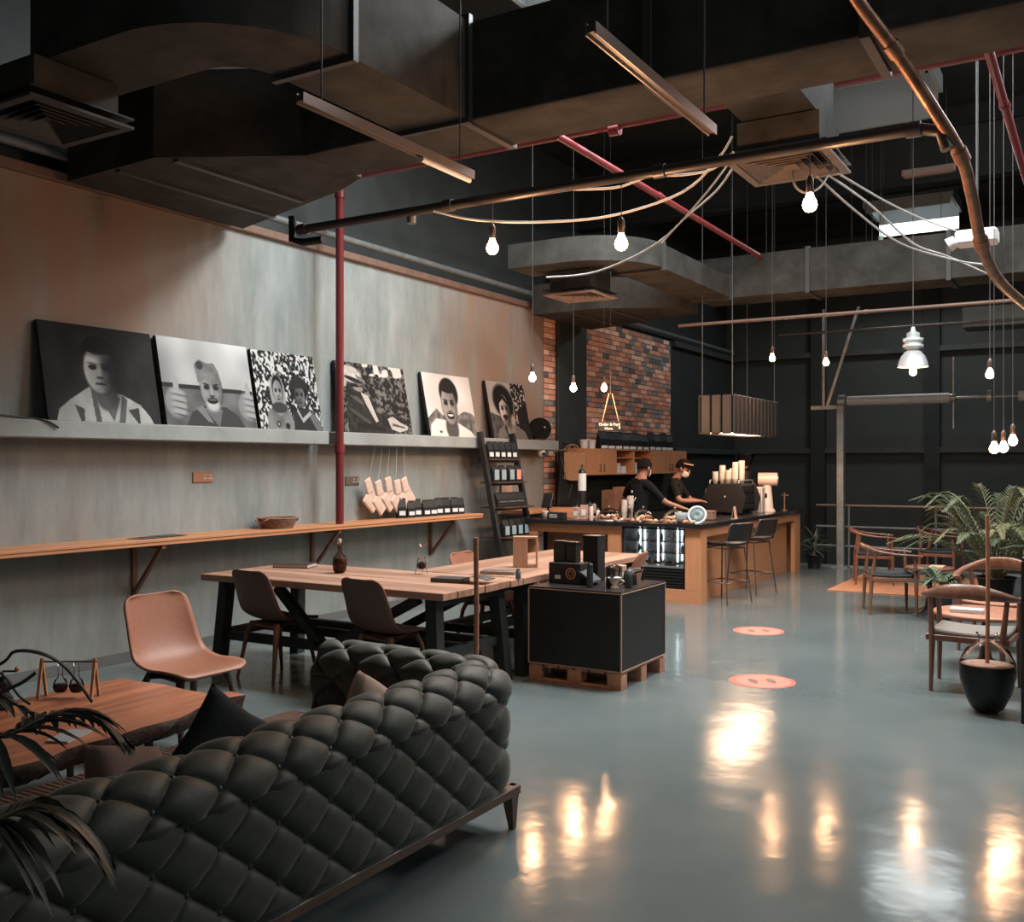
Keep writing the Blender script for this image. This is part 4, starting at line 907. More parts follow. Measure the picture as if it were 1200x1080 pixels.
# display fridge
t = T('pastry_fridge', 'glass-fronted lit display fridge built into the bar front', 'fridge', (2.255, 10.72, .155))
fx = .395
MB().box(-fx, fx, .02, .55, 0, .24, .004).build('cabinet', black_plastic, t)
for k in range(6): MB().box(-fx+.03, fx-.03, .0, .02, .03+k*.034, .045+k*.034).build('vent_slat', black_metal, t)
MB().box(-fx, fx, .0, .04, .24, .262).build('sill', steel, t)
MB().box(-fx, -fx+.02, 0, .55, .24, .70).box(fx-.02, fx, 0, .55, .24, .70).box(-fx, fx, .0, .03, .68, .70).build('frame', black_metal, t)
MB().box(-fx+.02, fx-.02, .53, .55, .262, .68).build('back_panel', mat('mirror_steel', (.45, .47, .48), .25, .8, bump=.3, bscale=8), t)
MB().box(-fx+.02, fx-.02, .012, .018, .262, .68).build('glass_pane', glass_m, t)
for z in (.40, .53): MB().box(-fx+.02, fx-.02, .08, .5, z, z+.006).build('glass_shelf', glass_m, t)
strip_m = mat('fridge_strip', (1, 1, 1), .5, emit=(.85, .95, 1), estr=7)
for x in (-fx+.03, -.13, .12, fx-.03): MB().box(x-.008, x+.008, .45, .46, .265, .675).build('light_strip', strip_m, t)
cupm = mat('cup_paper', (.62, .53, .48), .6); jar_m = mat('dim_bottle', (.10, .12, .12), .3)
k = 0
for z in (.262, .406, .536):
    for i in range(5):
        x = -.28+i*.14+random.uniform(-.02, .02); o = MB().lathe([(.017, 0), (.019, .05), (.009, .07), (.009, .085)], n=10).build('drink_bottle', random.choice([jar_m, label_m, cupm])); o.location = (2.255+x, 10.72+.25, .155+z+.001)
        tag(o, 'small bottle on the %s fridge shelf, %s' % ({.262: 'bottom', .406: 'middle', .536: 'top'}[z], nth(i, 5)), 'bottle', 'bottles in the pastry fridge')
# back counter behind baristas
t = T('back_counter', 'dark back counter along the wall under the hanging cabinets', 'counter', (0, 0, 0))
MB().box(0, .55, 12.2, 16.6, 0, .86).build('body', black_paint, t); MB().box(0, .58, 12.2, 16.6, .86, .9, .004).build('counter_top', stone, t)
# hanging cabinets
t = T('wall_cabinet', 'orange plywood hanging cabinet with two open bays under the brick wall', 'cabinet', (.02, 12.62, 1.43))
cz = .39
MB().box(0, .36, 0, 3.98, 0, .018).box(0, .36, 0, 3.98, cz-.018, cz).box(0, .02, 0, 3.98, 0, cz).build('carcass', ow_y, t)
for y in (0, 1.06, 1.76, 2.44, 3.962): MB().box(0, .36, y, y+.018, .018, cz-.018).build('partition', ow_y, t)
for y in (.02, .55, 2.46, 3.22): 
    d = MB().box(.36, .378, y+.003, y+(.525 if y < 1 else .755)-.003, .004, cz-.004, .002).build('door', ow_z, t)
    hy_ = y+(.46 if y < 1 else .69) if y in (.02, 2.46) else y+.06
    MB().tube([(.378, hy_, .05), (.40, hy_, .06), (.40, hy_, .15), (.378, hy_, .16)], .006, 6).build('handle', black_metal, d)
MB().box(.02, .34, 1.08, 1.76, .25, .262).box(.02, .34, 1.78, 2.44, .25, .262).build('inner_shelf', ow_y, t)
for i, (y, hh, m) in enumerate([(1.35, .16, white_p), (1.56, .11, label_m), (1.98, .17, white_p), (2.2, .10, jar_m)]):
    t2 = T('stacked_carton', ['pale carton in the left open cabinet bay', 'low pale packet in the left open cabinet bay, beside the carton', 'pale carton in the right open cabinet bay', 'small dark packet in the right open cabinet bay'][i], 'carton', (.22, 12.65+y, 1.449)); MB().box(-.07, .07, -.06, .06, 0, hh, .004).build('body', m, t2); MB().box(-.071, .071, -.02, .02, hh, hh+.002).build('tape', paper, t2)

# coffee pouches
pouch_m = mat('pouch_foil', (.013, .013, .014), .5, spec=.3)
def pouch(label, loc, rz, w=.115, h=.21, d=.07, lab=label_m, group=None, ly=.16, lh=.3, front=None):
    t = T('coffee_bag', label, 'coffee bag', loc, rz, group)
    vs = []; 
    for (z, ww, dd) in ((0, .94, 1), (.05, 1, 1.05), (.55, 1, .9), (.8, 1, .35), (.93, 1, .06), (1, .98, .05)):
        for x, y in ((-1, -1), (0, -1.06), (1, -1), (1.0, 1), (0, 1.06), (-1.0, 1)): vs.append((x*w/2*ww, y*d/2*dd, z*h))
    fs = [(i*6+k, i*6+(k+1) % 6, (i+1)*6+(k+1) % 6, (i+1)*6+k) for i in range(5) for k in range(6)]+[(5, 4, 3, 2, 1, 0), tuple(range(30, 36))]
    MB().add(vs, fs).build('pouch', pouch_m if front is None else front, t)
    y0 = -d/2*1.12; MB().add([(-w*.36, y0-.001, h*ly), (w*.36, y0-.001, h*ly), (w*.36, y0*.93-.001, h*(ly+lh)), (-w*.36, y0*.93-.001, h*(ly+lh)), (-w*.36, y0-.004, h*ly), (w*.36, y0-.004, h*ly), (w*.36, y0*.93-.004, h*(ly+lh)), (-w*.36, y0*.93-.004, h*(ly+lh))], [(0, 3, 2, 1), (4, 5, 6, 7), (0, 1, 5, 4), (1, 2, 6, 5), (2, 3, 7, 6), (3, 0, 4, 7)]).build('label', lab, t)
    return t
RX = PI/2  # faces +x
g_ = 'black coffee bags standing in a row on the wall shelf'
for i in range(9): pouch('black coffee bag, %s of the row on the wall shelf' % nth(i, 9), (.20+random.uniform(-.012, .012), 8.62+i*.140, 1.007), RX-.42+random.uniform(-.12, .12), w=.098, h=random.choice((.185, .20, .215)), d=.062, group=g_, ly=.14, lh=.22)
g_ = 'black coffee bags on the hanging cabinet'
for i in range(11): pouch('large black coffee bag on the hanging cabinet, '+nth(i, 11), (.22, 13.55+i*.262, 1.822), RX-.35+random.uniform(-.2, .2), .18, random.uniform(.25, .30), .09, group=g_, ly=.03, lh=.16)
for i in range(2):
    t = T('paper_cup_pack', ['left', 'right'][i]+' of two pale paper packs at the left end of the hanging cabinet', 'cup', (.22, 12.95+i*.24, 1.822)); MB().lathe([(.05, 0), (.065, .11), (.068, .115)], n=14).build('cup', white_p, t); MB().lathe([(.07, .115), (.07, .125), (.03, .13)], n=14).build('lid', cupm, t)

# ladder shelf
t = T('ladder_shelf', 'tall black leaning ladder shelf filled with coffee bags', 'shelf', (0, 0, 0))
ztop = 1.98
def lx(z): return .70-(.70-.30)*z/ztop
ya_, yb2 = 10.02, 10.78
for y in (ya_, yb2): MB().tube([(lx(0), y, 0), (lx(ztop), y, ztop)], .042, 4, smooth=False).build('rail', black_metal, t)
levels = [(1.64, .10), (1.36, .14), (1.06, .20), (.70, .26), (.34, .30)]
for z, dd in levels: MB().box(lx(z)-dd, lx(z)+dd*.8, ya_+.03, yb2-.03, z, z+.018, .002).box(lx(z)-.02, lx(z)+.02, ya_, yb2, z-.03, z).build('shelf_board', mat('dark_board', (.06, .035, .028), .5), t)
for i in range(5): pouch('white-labelled black coffee bag on the top ladder step, '+nth(i, 5), (lx(1.64)+.0, 10.12+i*.137, 1.66), RX, .12, .21, .07, group='bags on the top ladder step', ly=.12, lh=.25)
labs = [(label_teal, 'black coffee bag with grey-teal label on the second ladder step'), (label_teal, None), (label_teal, None), (label_pink, 'coffee bag with a pink label at the right end of the second ladder step')]
for i in range(4): pouch(labs[3][1] if i == 3 else 'teal-labelled coffee bag on the second ladder step, '+['leftmost', 'second', 'third'][i]+' of it', (lx(1.36), 10.15+i*.165+(.03 if i > 1 else 0), 1.38), RX, .14, .20, .07, lab=labs[i][0], group=None if i == 3 else 'teal labelled bags on the second ladder step', ly=.12, lh=.62)
for i in range(3): pouch('crumpled black bag on the third ladder step, '+nth(i, 3), (lx(1.06), 10.19+i*.20, 1.08), RX-.3, .18, .17, .11, lab=gm, group='black bags on the third ladder step', ly=.3, lh=.1)
for i in range(4): pouch('teal-labelled coffee bag on the fourth ladder step, '+nth(i, 4), (lx(.70), 10.17+i*.155, .72), RX, .13, .21, .08, lab=label_teal, group='bags on the fourth ladder step', ly=.1, lh=.5)
tag(MB().box(0, .012, 0, .26, 0, .30).build('paper_sheet', paper, loc=(.03, 10.95, 1.03)), 'pale kraft sheet standing against the wall behind the ladder shelf', 'paper')

# hanging paper tags
for i in range(5):
    y = 8.20+i*.135; zc = 1.22-.03*(i % 2)
    t = T('paper_pouch', 'pale paper pouch hung on string above the wall shelf, '+nth(i, 5), 'paper pouch', (.12+.015*i, y, zc), group='paper pouches hung on strings')
    mb = MB(); mb.M = Matrix.Rotation(math.radians(45+random.uniform(-8, 8)), 4, 'X'); mb.box(-.016, .016, -.11, .11, -.11, .11, .012); mb.build('pouch', mat('pale_pouch', (.58, .42, .34), .8, var=.15, vscale=14), t)
    mb = MB(); mb.M = Matrix.Rotation(math.radians(20+random.uniform(-8, 8)), 4, 'X'); mb.box(.0, .026, -.055, .055, .08, .24, .01); mb.build('folded_top', MATS['pale_pouch'], t)
    MB().cyl((0, -.05, .22), (0, (2-i)*.03, 1.785-zc), .0025, n=5).build('string', cable_m, t)
# basket, leaflets, sockets, small hook
t = T('wicker_basket', 'small round wicker basket with handles on the wall shelf', 'basket', (.23, 6.70, 1.006)); wk = mat('wicker', (.25, .13, .085), .75, bump=.8, bscale=70, var=.4, vscale=50)
for k in range(7): r = .13+.006*k; MB().tube([(r*math.cos(a), r*1.15*math.sin(a), .008+k*.014) for a in [2*PI*i/28 for i in range(28)]], .008, 6, closed=True).build('woven_coil', wk, t)
MB().lathe([(.001, .003), (.13, .003)], n=24, cap=False).build('base', wk, t, solid=.004)
for s_ in (-1, 1): MB().tube(smooth_path([(.06, s_*.15, .09), (.06, s_*.21, .08), (.0, s_*.22, .05), (-.06, s_*.21, .08), (-.06, s_*.15, .09)]), .007, 6).build('handle', wk, t)
t = T('leaflet_stack', 'thin dark leaflets lying on the wall shelf left of the basket', 'leaflets', (.22, 5.35, 1.006), .1)
for k in range(3): MB().box(-.09, .09, -.22+.12*k, .02+.12*k, .001+.002*k, .0028+.002*k).build('leaflet', mat('dark_leaflet', (.05, .05, .05), .5), t)
def socket(y, z, m, label, on):
    t = T('wall_socket', label, 'socket', (0, y, z)); MB().box(0, .012, -.11, .11, -.045, .045, .004).build('plate', m, t)
    for k in ((-.0,), (.06,)):
        for dy, dz in ((0, .018), (-.012, -.01), (.012, -.01)): MB().box(.012, .016, k[0]+.02+dy-.006, k[0]+.02+dy+.006, dz-.005, dz+.005).build('pin_hole', white_p if on else black_plastic, t)
socket(6.02, 1.48, mat('copper_plate', (.38, .18, .12), .4, .4), 'copper coloured double wall socket under the leftmost portraits', True)
socket(8.02, 1.42, mat('bronze_plate', (.14, .115, .10), .4, .4), 'bronze double wall socket right of the red pipe', True)
t = T('ledge_cable', 'thin dark cable end lying over the ledge at far left', 'cable', (0, 0, 0)); MB().tube(smooth_path([(.2, 3.0, 1.96), (.22, 3.7, 1.95), (.24, 4.2, 1.925), (.27, 4.35, 1.91), (.275, 4.45, 1.86)]), .008, 6).build('wire', black_plastic, t)
t = T('ledge_fan', 'round black fan standing at the end of the ledge', 'fan', (.14, 11.78, 1.916), math.radians(35))
MB().tube([(.145*math.cos(a), 0, .155+.145*math.sin(a)) for a in [2*PI*i/28 for i in range(28)]], .012, 6, closed=True).build('cage_ring', black_matte, t); MB().cyl((0, .07, .155), (0, -.04, .155), .10, .135, 24).build('motor_shell', black_matte, t)
MB().ball((.06, -.05, .18), .012).build('badge', white_p, t); MB().box(-.08, .08, -.06, .06, 0, .03, .01).build('foot', black_plastic, t)
t = T('security_camera', 'small white dome camera under the end of the ledge', 'camera', (.20, 11.72, 1.70)); MB().lathe([(.05, .085), (.05, .03), (.035, 0), (.001, -.01)], n=18).build('dome', white_p, t); MB().cyl((.045, -.03, .03), (.056, -.035, .03), .022, n=14).build('lens', black_plastic, t)
# column things
t = T('straw_bag', 'tan straw bag with handles hung on the dark column', 'bag', (.30, 12.42, 1.36), math.radians(-38)); st = mat('straw', (.36, .19, .10), .85, bump=.7, bscale=60, var=.25, vscale=40)
def bagp(u, v, s_): 
    y = (u-.5)*.46*(1-.18*(1-v)**2); z = .04+.36*v-.04*math.cos((u-.5)*PI)*(1-v); e = (max(0, 1-(2*u-1)**4))**.5; return (s_*.06*e*(1-.3*v), y, z)
MB().grid(lambda u, v: bagp(u, v, 1), 16, 10).grid(lambda u, v: bagp(1-u, v, -1), 16, 10).build('bag_body', st, t)
for s_ in (-.05, .05): MB().tube(smooth_path([(s_, -.08, .39), (s_, -.06, .48), (s_*.3, 0, .51), (s_, .06, .48), (s_, .08, .39)]), .009, 6).build('handle', st, t)
MB().tube([(.0, 0, .50), (-.30, .0, .53)], .008, 6).build('hook', black_metal, t)
t = T('hung_apron', 'dark aprons and straps hung left of the straw bag', 'apron', (.16, 12.3, 1.0)); apm = mat('black_cloth', (.012, .012, .013), .95, bump=.3, bscale=14)
MB().grid(lambda u, v: (.06+.035*math.sin(u*14+v*3)*(.4+.6*v), -.20+.4*u*(.35+.65*(1-v)**.7)+.1*v, .78*v), 26, 14).build('cloth', apm, t, solid=.01); MB().tube(smooth_path([(.08, -.1, .70), (.13, -.06, .4), (.1, .05, .1), (.14, .12, .3)]), .007, 6).build('strap', gm, t); MB().box(-.16, .05, .08, .12, .76, .80).build('peg', steel, t)
t = T('pump_cylinder', 'tall dark cylinder with a white label on the bar beside the column', 'cylinder', (1.03, 11.3, CT)); MB().lathe([(.052, 0), (.052, .56), (.04, .60), (.014, .62), (.014, .67)], n=20).build('body', black_plastic, t); MB().lathe([(.0535, .34), (.0535, .56)], n=20, cap=False).build('label', label_m, t)
# order sign
t = T('order_sign', 'small black order-and-pay sign hung on two cords in front of the brick wall', 'sign', (1.62, 10.9, 2.05), math.radians(22))
MB().box(-.135, .135, -.008, .008, -.058, .058, .003).build('board', black_plastic, t)
for tx, z, sz in (('Order & Pay', .010, .046), ('Here', -.040, .046)):
    cu = bpy.data.curves.new('lettering', 'FONT'); cu.body = tx; cu.size = sz; cu.align_x = 'CENTER'; cu.extrude = .001; cu.offset = .0008
    cu.materials.append(label_m); q_ = bpy.data.objects.new('tmp_text', cu); C.objects.link(q_); dg_ = bpy.context.evaluated_depsgraph_get(); lm_ = bpy.data.meshes.new_from_object(q_.evaluated_get(dg_)); bpy.data.objects.remove(q_); o = bpy.data.objects.new('lettering', lm_); C.objects.link(o); o.parent = t; o.location = (-.022, -.0095, z); o.rotation_euler = (PI/2, 0, 0)
MB().box(.104, .114, -.0105, -.008, -.012, .04).add([(.093, -.0105, -.012), (.125, -.0105, -.012), (.109, -.0105, -.036)], [(0, 2, 1)]).build('arrow', label_m, t)
for s_ in (-1, 1): MB().cyl((s_*.10, 0, .058), (s_*.02, 0, .40), .004, n=6).build('cord', mat('gold_cord', (.6, .35, .2), .5), t)
MB().cyl((0, 0, .39), (0, 0, 6.1-2.05), .003, n=5).build('cord', MATS['cord'], t)

# ------------------------------------------------------------------ things on the bar
def jar(label, loc, r, h, m, name='jar', cat='jar', group=None, lidm=black_plastic):
    t = T(name, label, cat, loc, group=group); MB().lathe([(r*.9, 0), (r, h*.1), (r, h*.75), (r*.6, h*.84)], n=14).build('body', m, t); MB().lathe([(r*.62, h*.84), (r*.62, h), (.001, h)], n=14).build('lid', lidm, t); return t
t = T('card_terminal', 'black payment terminal stand at the left end of the bar', 'terminal', (.72, 10.95, CT)); MB().box(-.09, .09, -.06, .06, 0, .015, .004).build('base', black_plastic, t); MB().cyl((0, 0, .015), (0, .02, .16), .014).build('stem', black_plastic, t)
mb = MB(); mb.M = Matrix.Translation((0, 0, .22)) @ Matrix.Rotation(math.radians(-25), 4, 'X'); mb.box(-.07, .07, -.012, .012, -.10, .10, .006); mb.build('screen', black_plastic, t)
box_item('menu_block', 'black menu block with grey lettering lines on the left of the bar', 'menu', .98, 10.72, CT, .24, .08, .085, bb, extra=lambda t, a, b_, c: [MB().box(-a*.35, a*.1, -b_/2-.002, -b_/2, c*z, c*(z+.08)).build('print_line', label_m, t) for z in (.25, .45, .65)])
t = T('paper_cup', 'white paper cup at the left end of the bar', 'cup', (.83, 10.69, CT)); MB().lathe([(.028, 0), (.04, .095), (.042, .1)], n=16, cap=False).build('cup', cupm, t, solid=.002); MB().lathe([(.001, .004), (.028, .004)], n=16, cap=False).build('base', cupm, t)
box_item('timber_riser', 'orange wooden riser with jars at the left of the bar', 'riser', .86, 11.1, CT, .42, .16, .09, ow_x, extra=lambda t, a, b_, c: MB().box(-a/2, a/2, b_/2, b_/2+.02, 0, c+.03).build('back_lip', ow_x, t))
for i, (x, hh) in enumerate([(1.22, .15), (1.31, .18)]): box_item('snack_packet', ['shorter', 'taller'][i]+' of two printed snack packets standing on the bar', 'packet', x, 10.78+.03*i, CT, .09, .05, hh, mat('printed_packet', (.42, .25, .2), .6, var=.5, vscale=24), rz=.3*i-.1, extra=lambda t, a, b_, c: MB().box(-a*.3, a*.3, -b_/2-.002, -b_/2, c*.3, c*.7).build('packet_label', label_m, t))
jar('slim pale bottle beside the snack packets', (1.43, 10.76, CT), .026, .20, mat('pale_bottle', (.55, .42, .38), .35), 'syrup_bottle', 'bottle')
jar('second slim pale bottle, just right of the snack packets', (1.50, 10.80, CT), .022, .15, MATS['pale_bottle'], 'syrup_bottle', 'bottle')
past = [mat('pastry_a', (.48, .24, .12), .7, var=.3, vscale=30), mat('pastry_b', (.55, .36, .25), .7, var=.3, vscale=30), mat('pastry_c', (.24, .10, .06), .6, var=.3, vscale=30)]
def croissant(parent_loc, k, lab, grp):
    o = MB().tube(smooth_path([(-.045, .015, .012), (-.025, -.005, .016), (0, -.012, .02), (.025, -.005, .016), (.045, .015, .012)], 3), [.006, .010, .014, .017, .019, .02, .021, .02, .019, .017, .014, .010, .006][:13], 8).build('pastry', past[k % 3]); o.location = parent_loc; o.rotation_euler = (0, 0, random.uniform(0, 6)); tag(o, lab, 'pastry', grp); return o
domes = [(1.62, 10.86, .15, 'leftmost glass cake dome on the bar'), (2.05, 10.9, .12, 'glass cake dome in the middle of the bar'), (2.45, 10.9, .15, 'glass cake dome right of the middle one, in front of the barista')]
for x, y, r, lab in domes:
    t = T('cake_dome', lab, 'cake dome', (x, y, CT)); MB().lathe([(r+.02, 0), (r+.02, .012), (.001, .012)], n=28).build('plate', steel, t)
    MB().lathe([(r, .013), (r*.98, .04), (r*.8, .10), (r*.45, .135), (.02, .15), (.001, .15)], n=28, cap=False).build('glass_cover', glass_m, t); MB().ball((0, 0, .165), .014).build('knob', steel, t)
    nn = 9 if r > .13 else 6
    for k in range(nn):
        a = k*2.4; q = r*.68*math.sqrt((k+.5)/nn); croissant((x+q*math.cos(a), y+q*math.sin(a), CT+.014+.022*(k % 2)), k, 'baked pastry under the '+lab.split(' on')[0].split(' right')[0].replace('glass ', ''), 'pastries under the '+lab)
for k in range(14): croissant((1.75+.075*k, 10.74+.02*(k % 3), CT+.001), k, 'small pastry laid along the front edge of the bar', 'pastries along the bar edge')
for k in range(2):
    o = MB().lathe([(.05, 0), (.075, .015), (.06, .018), (.001, .012)], n=20).build('wooden_plate', past[1]); o.location = (1.36+.0*k, 10.88, CT+.02*k+.001); tag(o, ['lower', 'upper'][k]+' of two stacked wooden plates beside the leftmost cake dome', 'plate')
cupp = []
for i, (x, y, nst) in enumerate([(1.62, 11.30, 7), (1.72, 11.28, 5), (1.68, 11.36, 9)]):
    for k in range(nst):
        o = MB().lathe([(.028, 0), (.038, .085), (.041, .09), (.034, .085)], n=12, cap=False).build('paper_cup', glass_m if i == 1 else cupm); o.location = (x, y, CT+k*.024); tag(o, 'cup nested in the tall cup stacks behind the leftmost cake dome', 'cup', 'nested cups behind the cake dome')
box_item('cardboard_carton', 'brown cardboard carton behind the cup stacks', 'carton', .36, 13.6, .9, .22, .26, .30, mat('cardboard', (.30, .15, .09), .8, var=.2), extra=lambda t, a, b_, c: MB().box(-a/2-.001, a/2+.001, -.02, .02, c, c+.002).build('tape', paper, t))
box_item('cardboard_carton', 'taller orange carton next to the brown one on the back counter', 'carton', .36, 13.95, .9, .2, .22, .34, mat('orange_carton', (.45, .22, .12), .8, var=.2), extra=lambda t, a, b_, c: MB().box(-a/2-.001, a/2+.001, -.02, .02, c, c+.002).build('tape', paper, t))
box_item('napkin_box', 'pale napkin box on the back counter right of the cartons', 'box', .36, 14.35, .9, .2, .22, .22, white_p, extra=lambda t, a, b_, c: MB().box(-a*.2, a*.2, -b_*.3, b_*.3, c, c+.02).build('napkins', label_m, t))
for k in range(5): jar('small spice jar on the back counter, '+nth(k, 5), (.30, 12.55+.14*k, .9), .035, .13+.02*(k % 2), [jar_m, cupm, gm][k % 3], group='jars on the back counter')
# tilted oval tray with a pale rim
t = T('rimmed_tray', 'oval grey tray with a white rim tilted on the bar corner', 'tray', (2.76, 10.80, CT+.095)); mb = MB(); mb.M = Matrix.Rotation(math.radians(22), 4, 'Z') @ Matrix.Rotation(math.radians(-25), 4, 'Y') @ Matrix.Rotation(math.radians(68), 4, 'X')
mb2 = MB(); mb2.M = mb.M; mb.lathe([(.001, 0), (.085, 0)], n=28, cap=False); mb.build('tray_face', mat('tray_face', (.16, .22, .22), .3), t, solid=.006); mb2.tube([(.098*math.cos(a), .098*math.sin(a), 0) for a in [2*PI*i/32 for i in range(32)]], .015, 8, closed=True); mb2.build('rim', mat('tray_rim', (.55, .6, .62), .4), t)
t = T('glass_bowl', 'small clear glass bowl beside the rimmed tray', 'bowl', (2.58, 10.78, CT)); MB().lathe([(.03, 0), (.055, .02), (.075, .08), (.08, .12)], n=20, cap=False).build('bowl', mat('frosted_glass', (.4, .43, .45), .25, alpha=.6), t, solid=.003); MB().ball((0, 0, .045), .045, .045, .02).build('ice_cubes', white_p, t)
box_item('woven_box', 'small brown woven box by the espresso machine', 'box', 2.62, 11.55, CT, .16, .14, .11, wk, b=.01, extra=lambda t, a, b_, c: MB().box(-a/2-.004, a/2+.004, -b_/2-.004, b_/2+.004, c-.012, c+.002).build('rim', wk, t))
# espresso machine
MX, MY = 2.40, 13.08
t = T('espresso_machine', 'black espresso machine topped with white cups on the bar wing', 'coffee machine', (MX, MY, CT))
MB().box(-.25, .22, -.30, .30, .06, .15, .02).build('drip_base', black_plastic, t)
def side(y0, y1): return MB().add([(-x, y, z) for y in (y0, y1) for x, z in ((-.25, .03), (.27, .05), (.30, .20), (.20, .40), (-.22, .42), (-.30, .22))], [(5, 4, 3, 2, 1, 0), (6, 7, 8, 9, 10, 11)]+[(i, (i+1) % 6, 6+(i+1) % 6, 6+i) for i in range(6)])
side(-.34, -.30).build('side_panel', black_plastic, t); side(.30, .34).build('side_panel', black_plastic, t)
MB().ball((.02, -.342, .24), .016, .003, .016).build('round_badge', steel, t)
MB().box(-.18, .22, -.3, .3, .28, .41, .02).build('boiler_housing', black_plastic, t); MB().box(-.05, .22, -.3, .3, .15, .28).build('back_body', black_plastic, t)
for y in (-.17, .12):
    g0 = MB().lathe([(.035, .20), (.038, .23), (.038, .28)], (-.13, y, 0), 14).build('group_head', steel, t); MB().tube([(-.13, y, .215), (-.30, y-.05, .16)], [.011, .015], 8).build('portafilter', steel, g0)
for y in (-.27, .27): MB().tube(smooth_path([(-.2, y, .36), (-.27, y, .32), (-.29, y, .14)]), .007, 6).build('steam_wand', steel, t)
for s_ in (-1, 1): MB().tube([(s_*.2, -.3, .41), (s_*.2, -.3, .46), (s_*.2, .3, .46), (s_*.2, .3, .41)], .007, 6).build('cup_rail', steel, t)
for x in (-.2, .18):
    for y in (-.25, .25): MB().cyl((x, y, 0), (x, y, .06), .025).build('foot', black_plastic, t)
for cx, cy, nn in ((-.15, -.22, 5), (-.06, -.20, 8), (.03, -.22, 6), (.12, -.20, 11), (.18, -.12, 12), (-.1, -.08, 9), (.03, -.06, 7)):
    for k in range(nn): o = MB().lathe([(.028, 0), (.040, .075), (.043, .08)], n=10, cap=False).build('paper_cup', white_p, solid=.002); o.location = (MX+cx, MY+cy, CT+.412+k*.021); tag(o, 'white cup nested in the stacks on the espresso machine', 'cup', 'cups stacked on the espresso machine')
t = T('hopper_grinder', 'black grinder with a tall clear hopper behind the espresso machine', 'grinder', (2.30, 14.0, CT))
MB().box(-.09, .09, -.11, .11, 0, .42, .02).build('body', black_plastic, t); MB().cyl((0, 0, .42), (0, 0, .58), .09, n=20).build('drum', black_plastic, t)
MB().lathe([(.05, .58), (.055, .62), (.135, .80), (.135, .82)], n=24, cap=False).build('hopper', glass('hopper_glass', (.7, .65, .6), .35), t); MB().lathe([(.14, .82), (.14, .832), (.001, .835)], n=24).build('lid', glass('hopper_glass'), t); MB().lathe([(.045, .585), (.075, .66), (.001, .665)], n=18).build('beans', cof, t)
t = T('ribbed_bin', 'pale ribbed bin between the two grinders', 'bin', (2.58, 13.60, CT))
for k in range(7): MB().box(-.10+k*.03, -.10+k*.03+.024, -.07, .07, 0, .36, .008).build('rib', mat('pale_rib', (.48, .43, .40), .6), t)
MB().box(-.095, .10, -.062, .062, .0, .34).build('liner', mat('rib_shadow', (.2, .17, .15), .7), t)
t = T('white_grinder', 'white pedestal grinder with a drum head at the far end of the bar', 'grinder', (2.60, 14.05, CT)); wg = mat('cream_enamel', (.66, .52, .46), .35)
MB().lathe([(.115, 0), (.11, .02), (.085, .05), (.06, .36), (.055, .40)], n=20).build('pedestal', wg, t); MB().cyl((-.12, -.03, .46), (.14, .03, .46), .095, n=24).build('drum_head', wg, t); MB().cyl((.14, .03, .46), (.152, .033, .46), .07, n=20).build('face_plate', steel, t); MB().box(-.02, .02, -.085, -.06, .20, .26).build('switch', black_plastic, t)
t = T('tap_stand', 'small brass tap stand at the far end of the bar', 'tap', (2.72, 14.5, CT)); MB().cyl((0, 0, 0), (0, 0, .26), .014).build('column', copper, t); MB().cyl((-.05, 0, .22), (.06, 0, .22), .012).build('arm', copper, t); MB().lathe([(.05, 0), (.05, .01)], n=14).build('base', copper, t)
t = T('open_menu', 'pale folded menu standing on the bar edge behind the stools', 'menu', (2.80, 12.0, CT), .2); MB().add([(-.02, -.12, 0), (.02, -.12, 0), (0, -.13, .15), (-.02, .12, 0), (.02, .12, 0), (0, .11, .15), ], [(0, 2, 5, 3), (1, 4, 5, 2)]).build('pages', paper, t, solid=.003); MB().box(-.03, .03, -.12, .12, 0, .004).build('base', paper, t)

# ------------------------------------------------------------------ bar stools
def stool(label, loc, rz):
    t = T('bar_stool', label, 'stool', loc, rz, 'wire framed bar stools'); st_ = mat('stool_wire', (.11, .085, .075), .4, .5); leather = mat('black_leather', (.014, .014, .016), .4)
    MB().grid(lambda u, v: (-.20+.40*u, -.20+.38*v, .66+.02*abs(2*u-1)**3+.03*max(0, .15-v)*4), 10, 10).build('seat', leather, t, solid=.025)
    MB().grid(lambda u, v: (-.19+.38*u, -.20-.05*v-.02*(1-(2*u-1)**2), .72+.20*v), 10, 8).build('backrest', leather, t, solid=.02)
    for s_ in (-1, 1):
        MB().tube([(s_*.17, .17, .64), (s_*.22, .22, 0)], .009, 8).build('leg', st_, t); MB().tube([(s_*.17, -.15, .64), (s_*.22, -.22, 0)], .009, 8).build('leg', st_, t)
        MB().tube(smooth_path([(s_*.19, .17, .64), (s_*.215, .14, .70), (s_*.215, -.10, .70), (s_*.215, -.20, .74), (s_*.20, -.25, .90), (s_*.12, -.27, .915)], 4), .009, 8).build('arm_wire', st_, t)
    MB().tube([(.188, .19, .24), (-.188, .19, .24), (-.2, -.2, .24), (.2, -.2, .24)], .008, 6, closed=True).build('footrest', st_, t); MB().tube([(.17, .17, .63), (-.17, .17, .63), (-.17, -.15, .63), (.17, -.15, .63)], .008, 6, closed=True).build('seat_ring', st_, t)
    return t
stool('black bar stool nearest the bar corner', (2.98, 11.10, 0), math.radians(70)); stool('black bar stool farther along the bar', (2.98, 12.1, 0), math.radians(74))

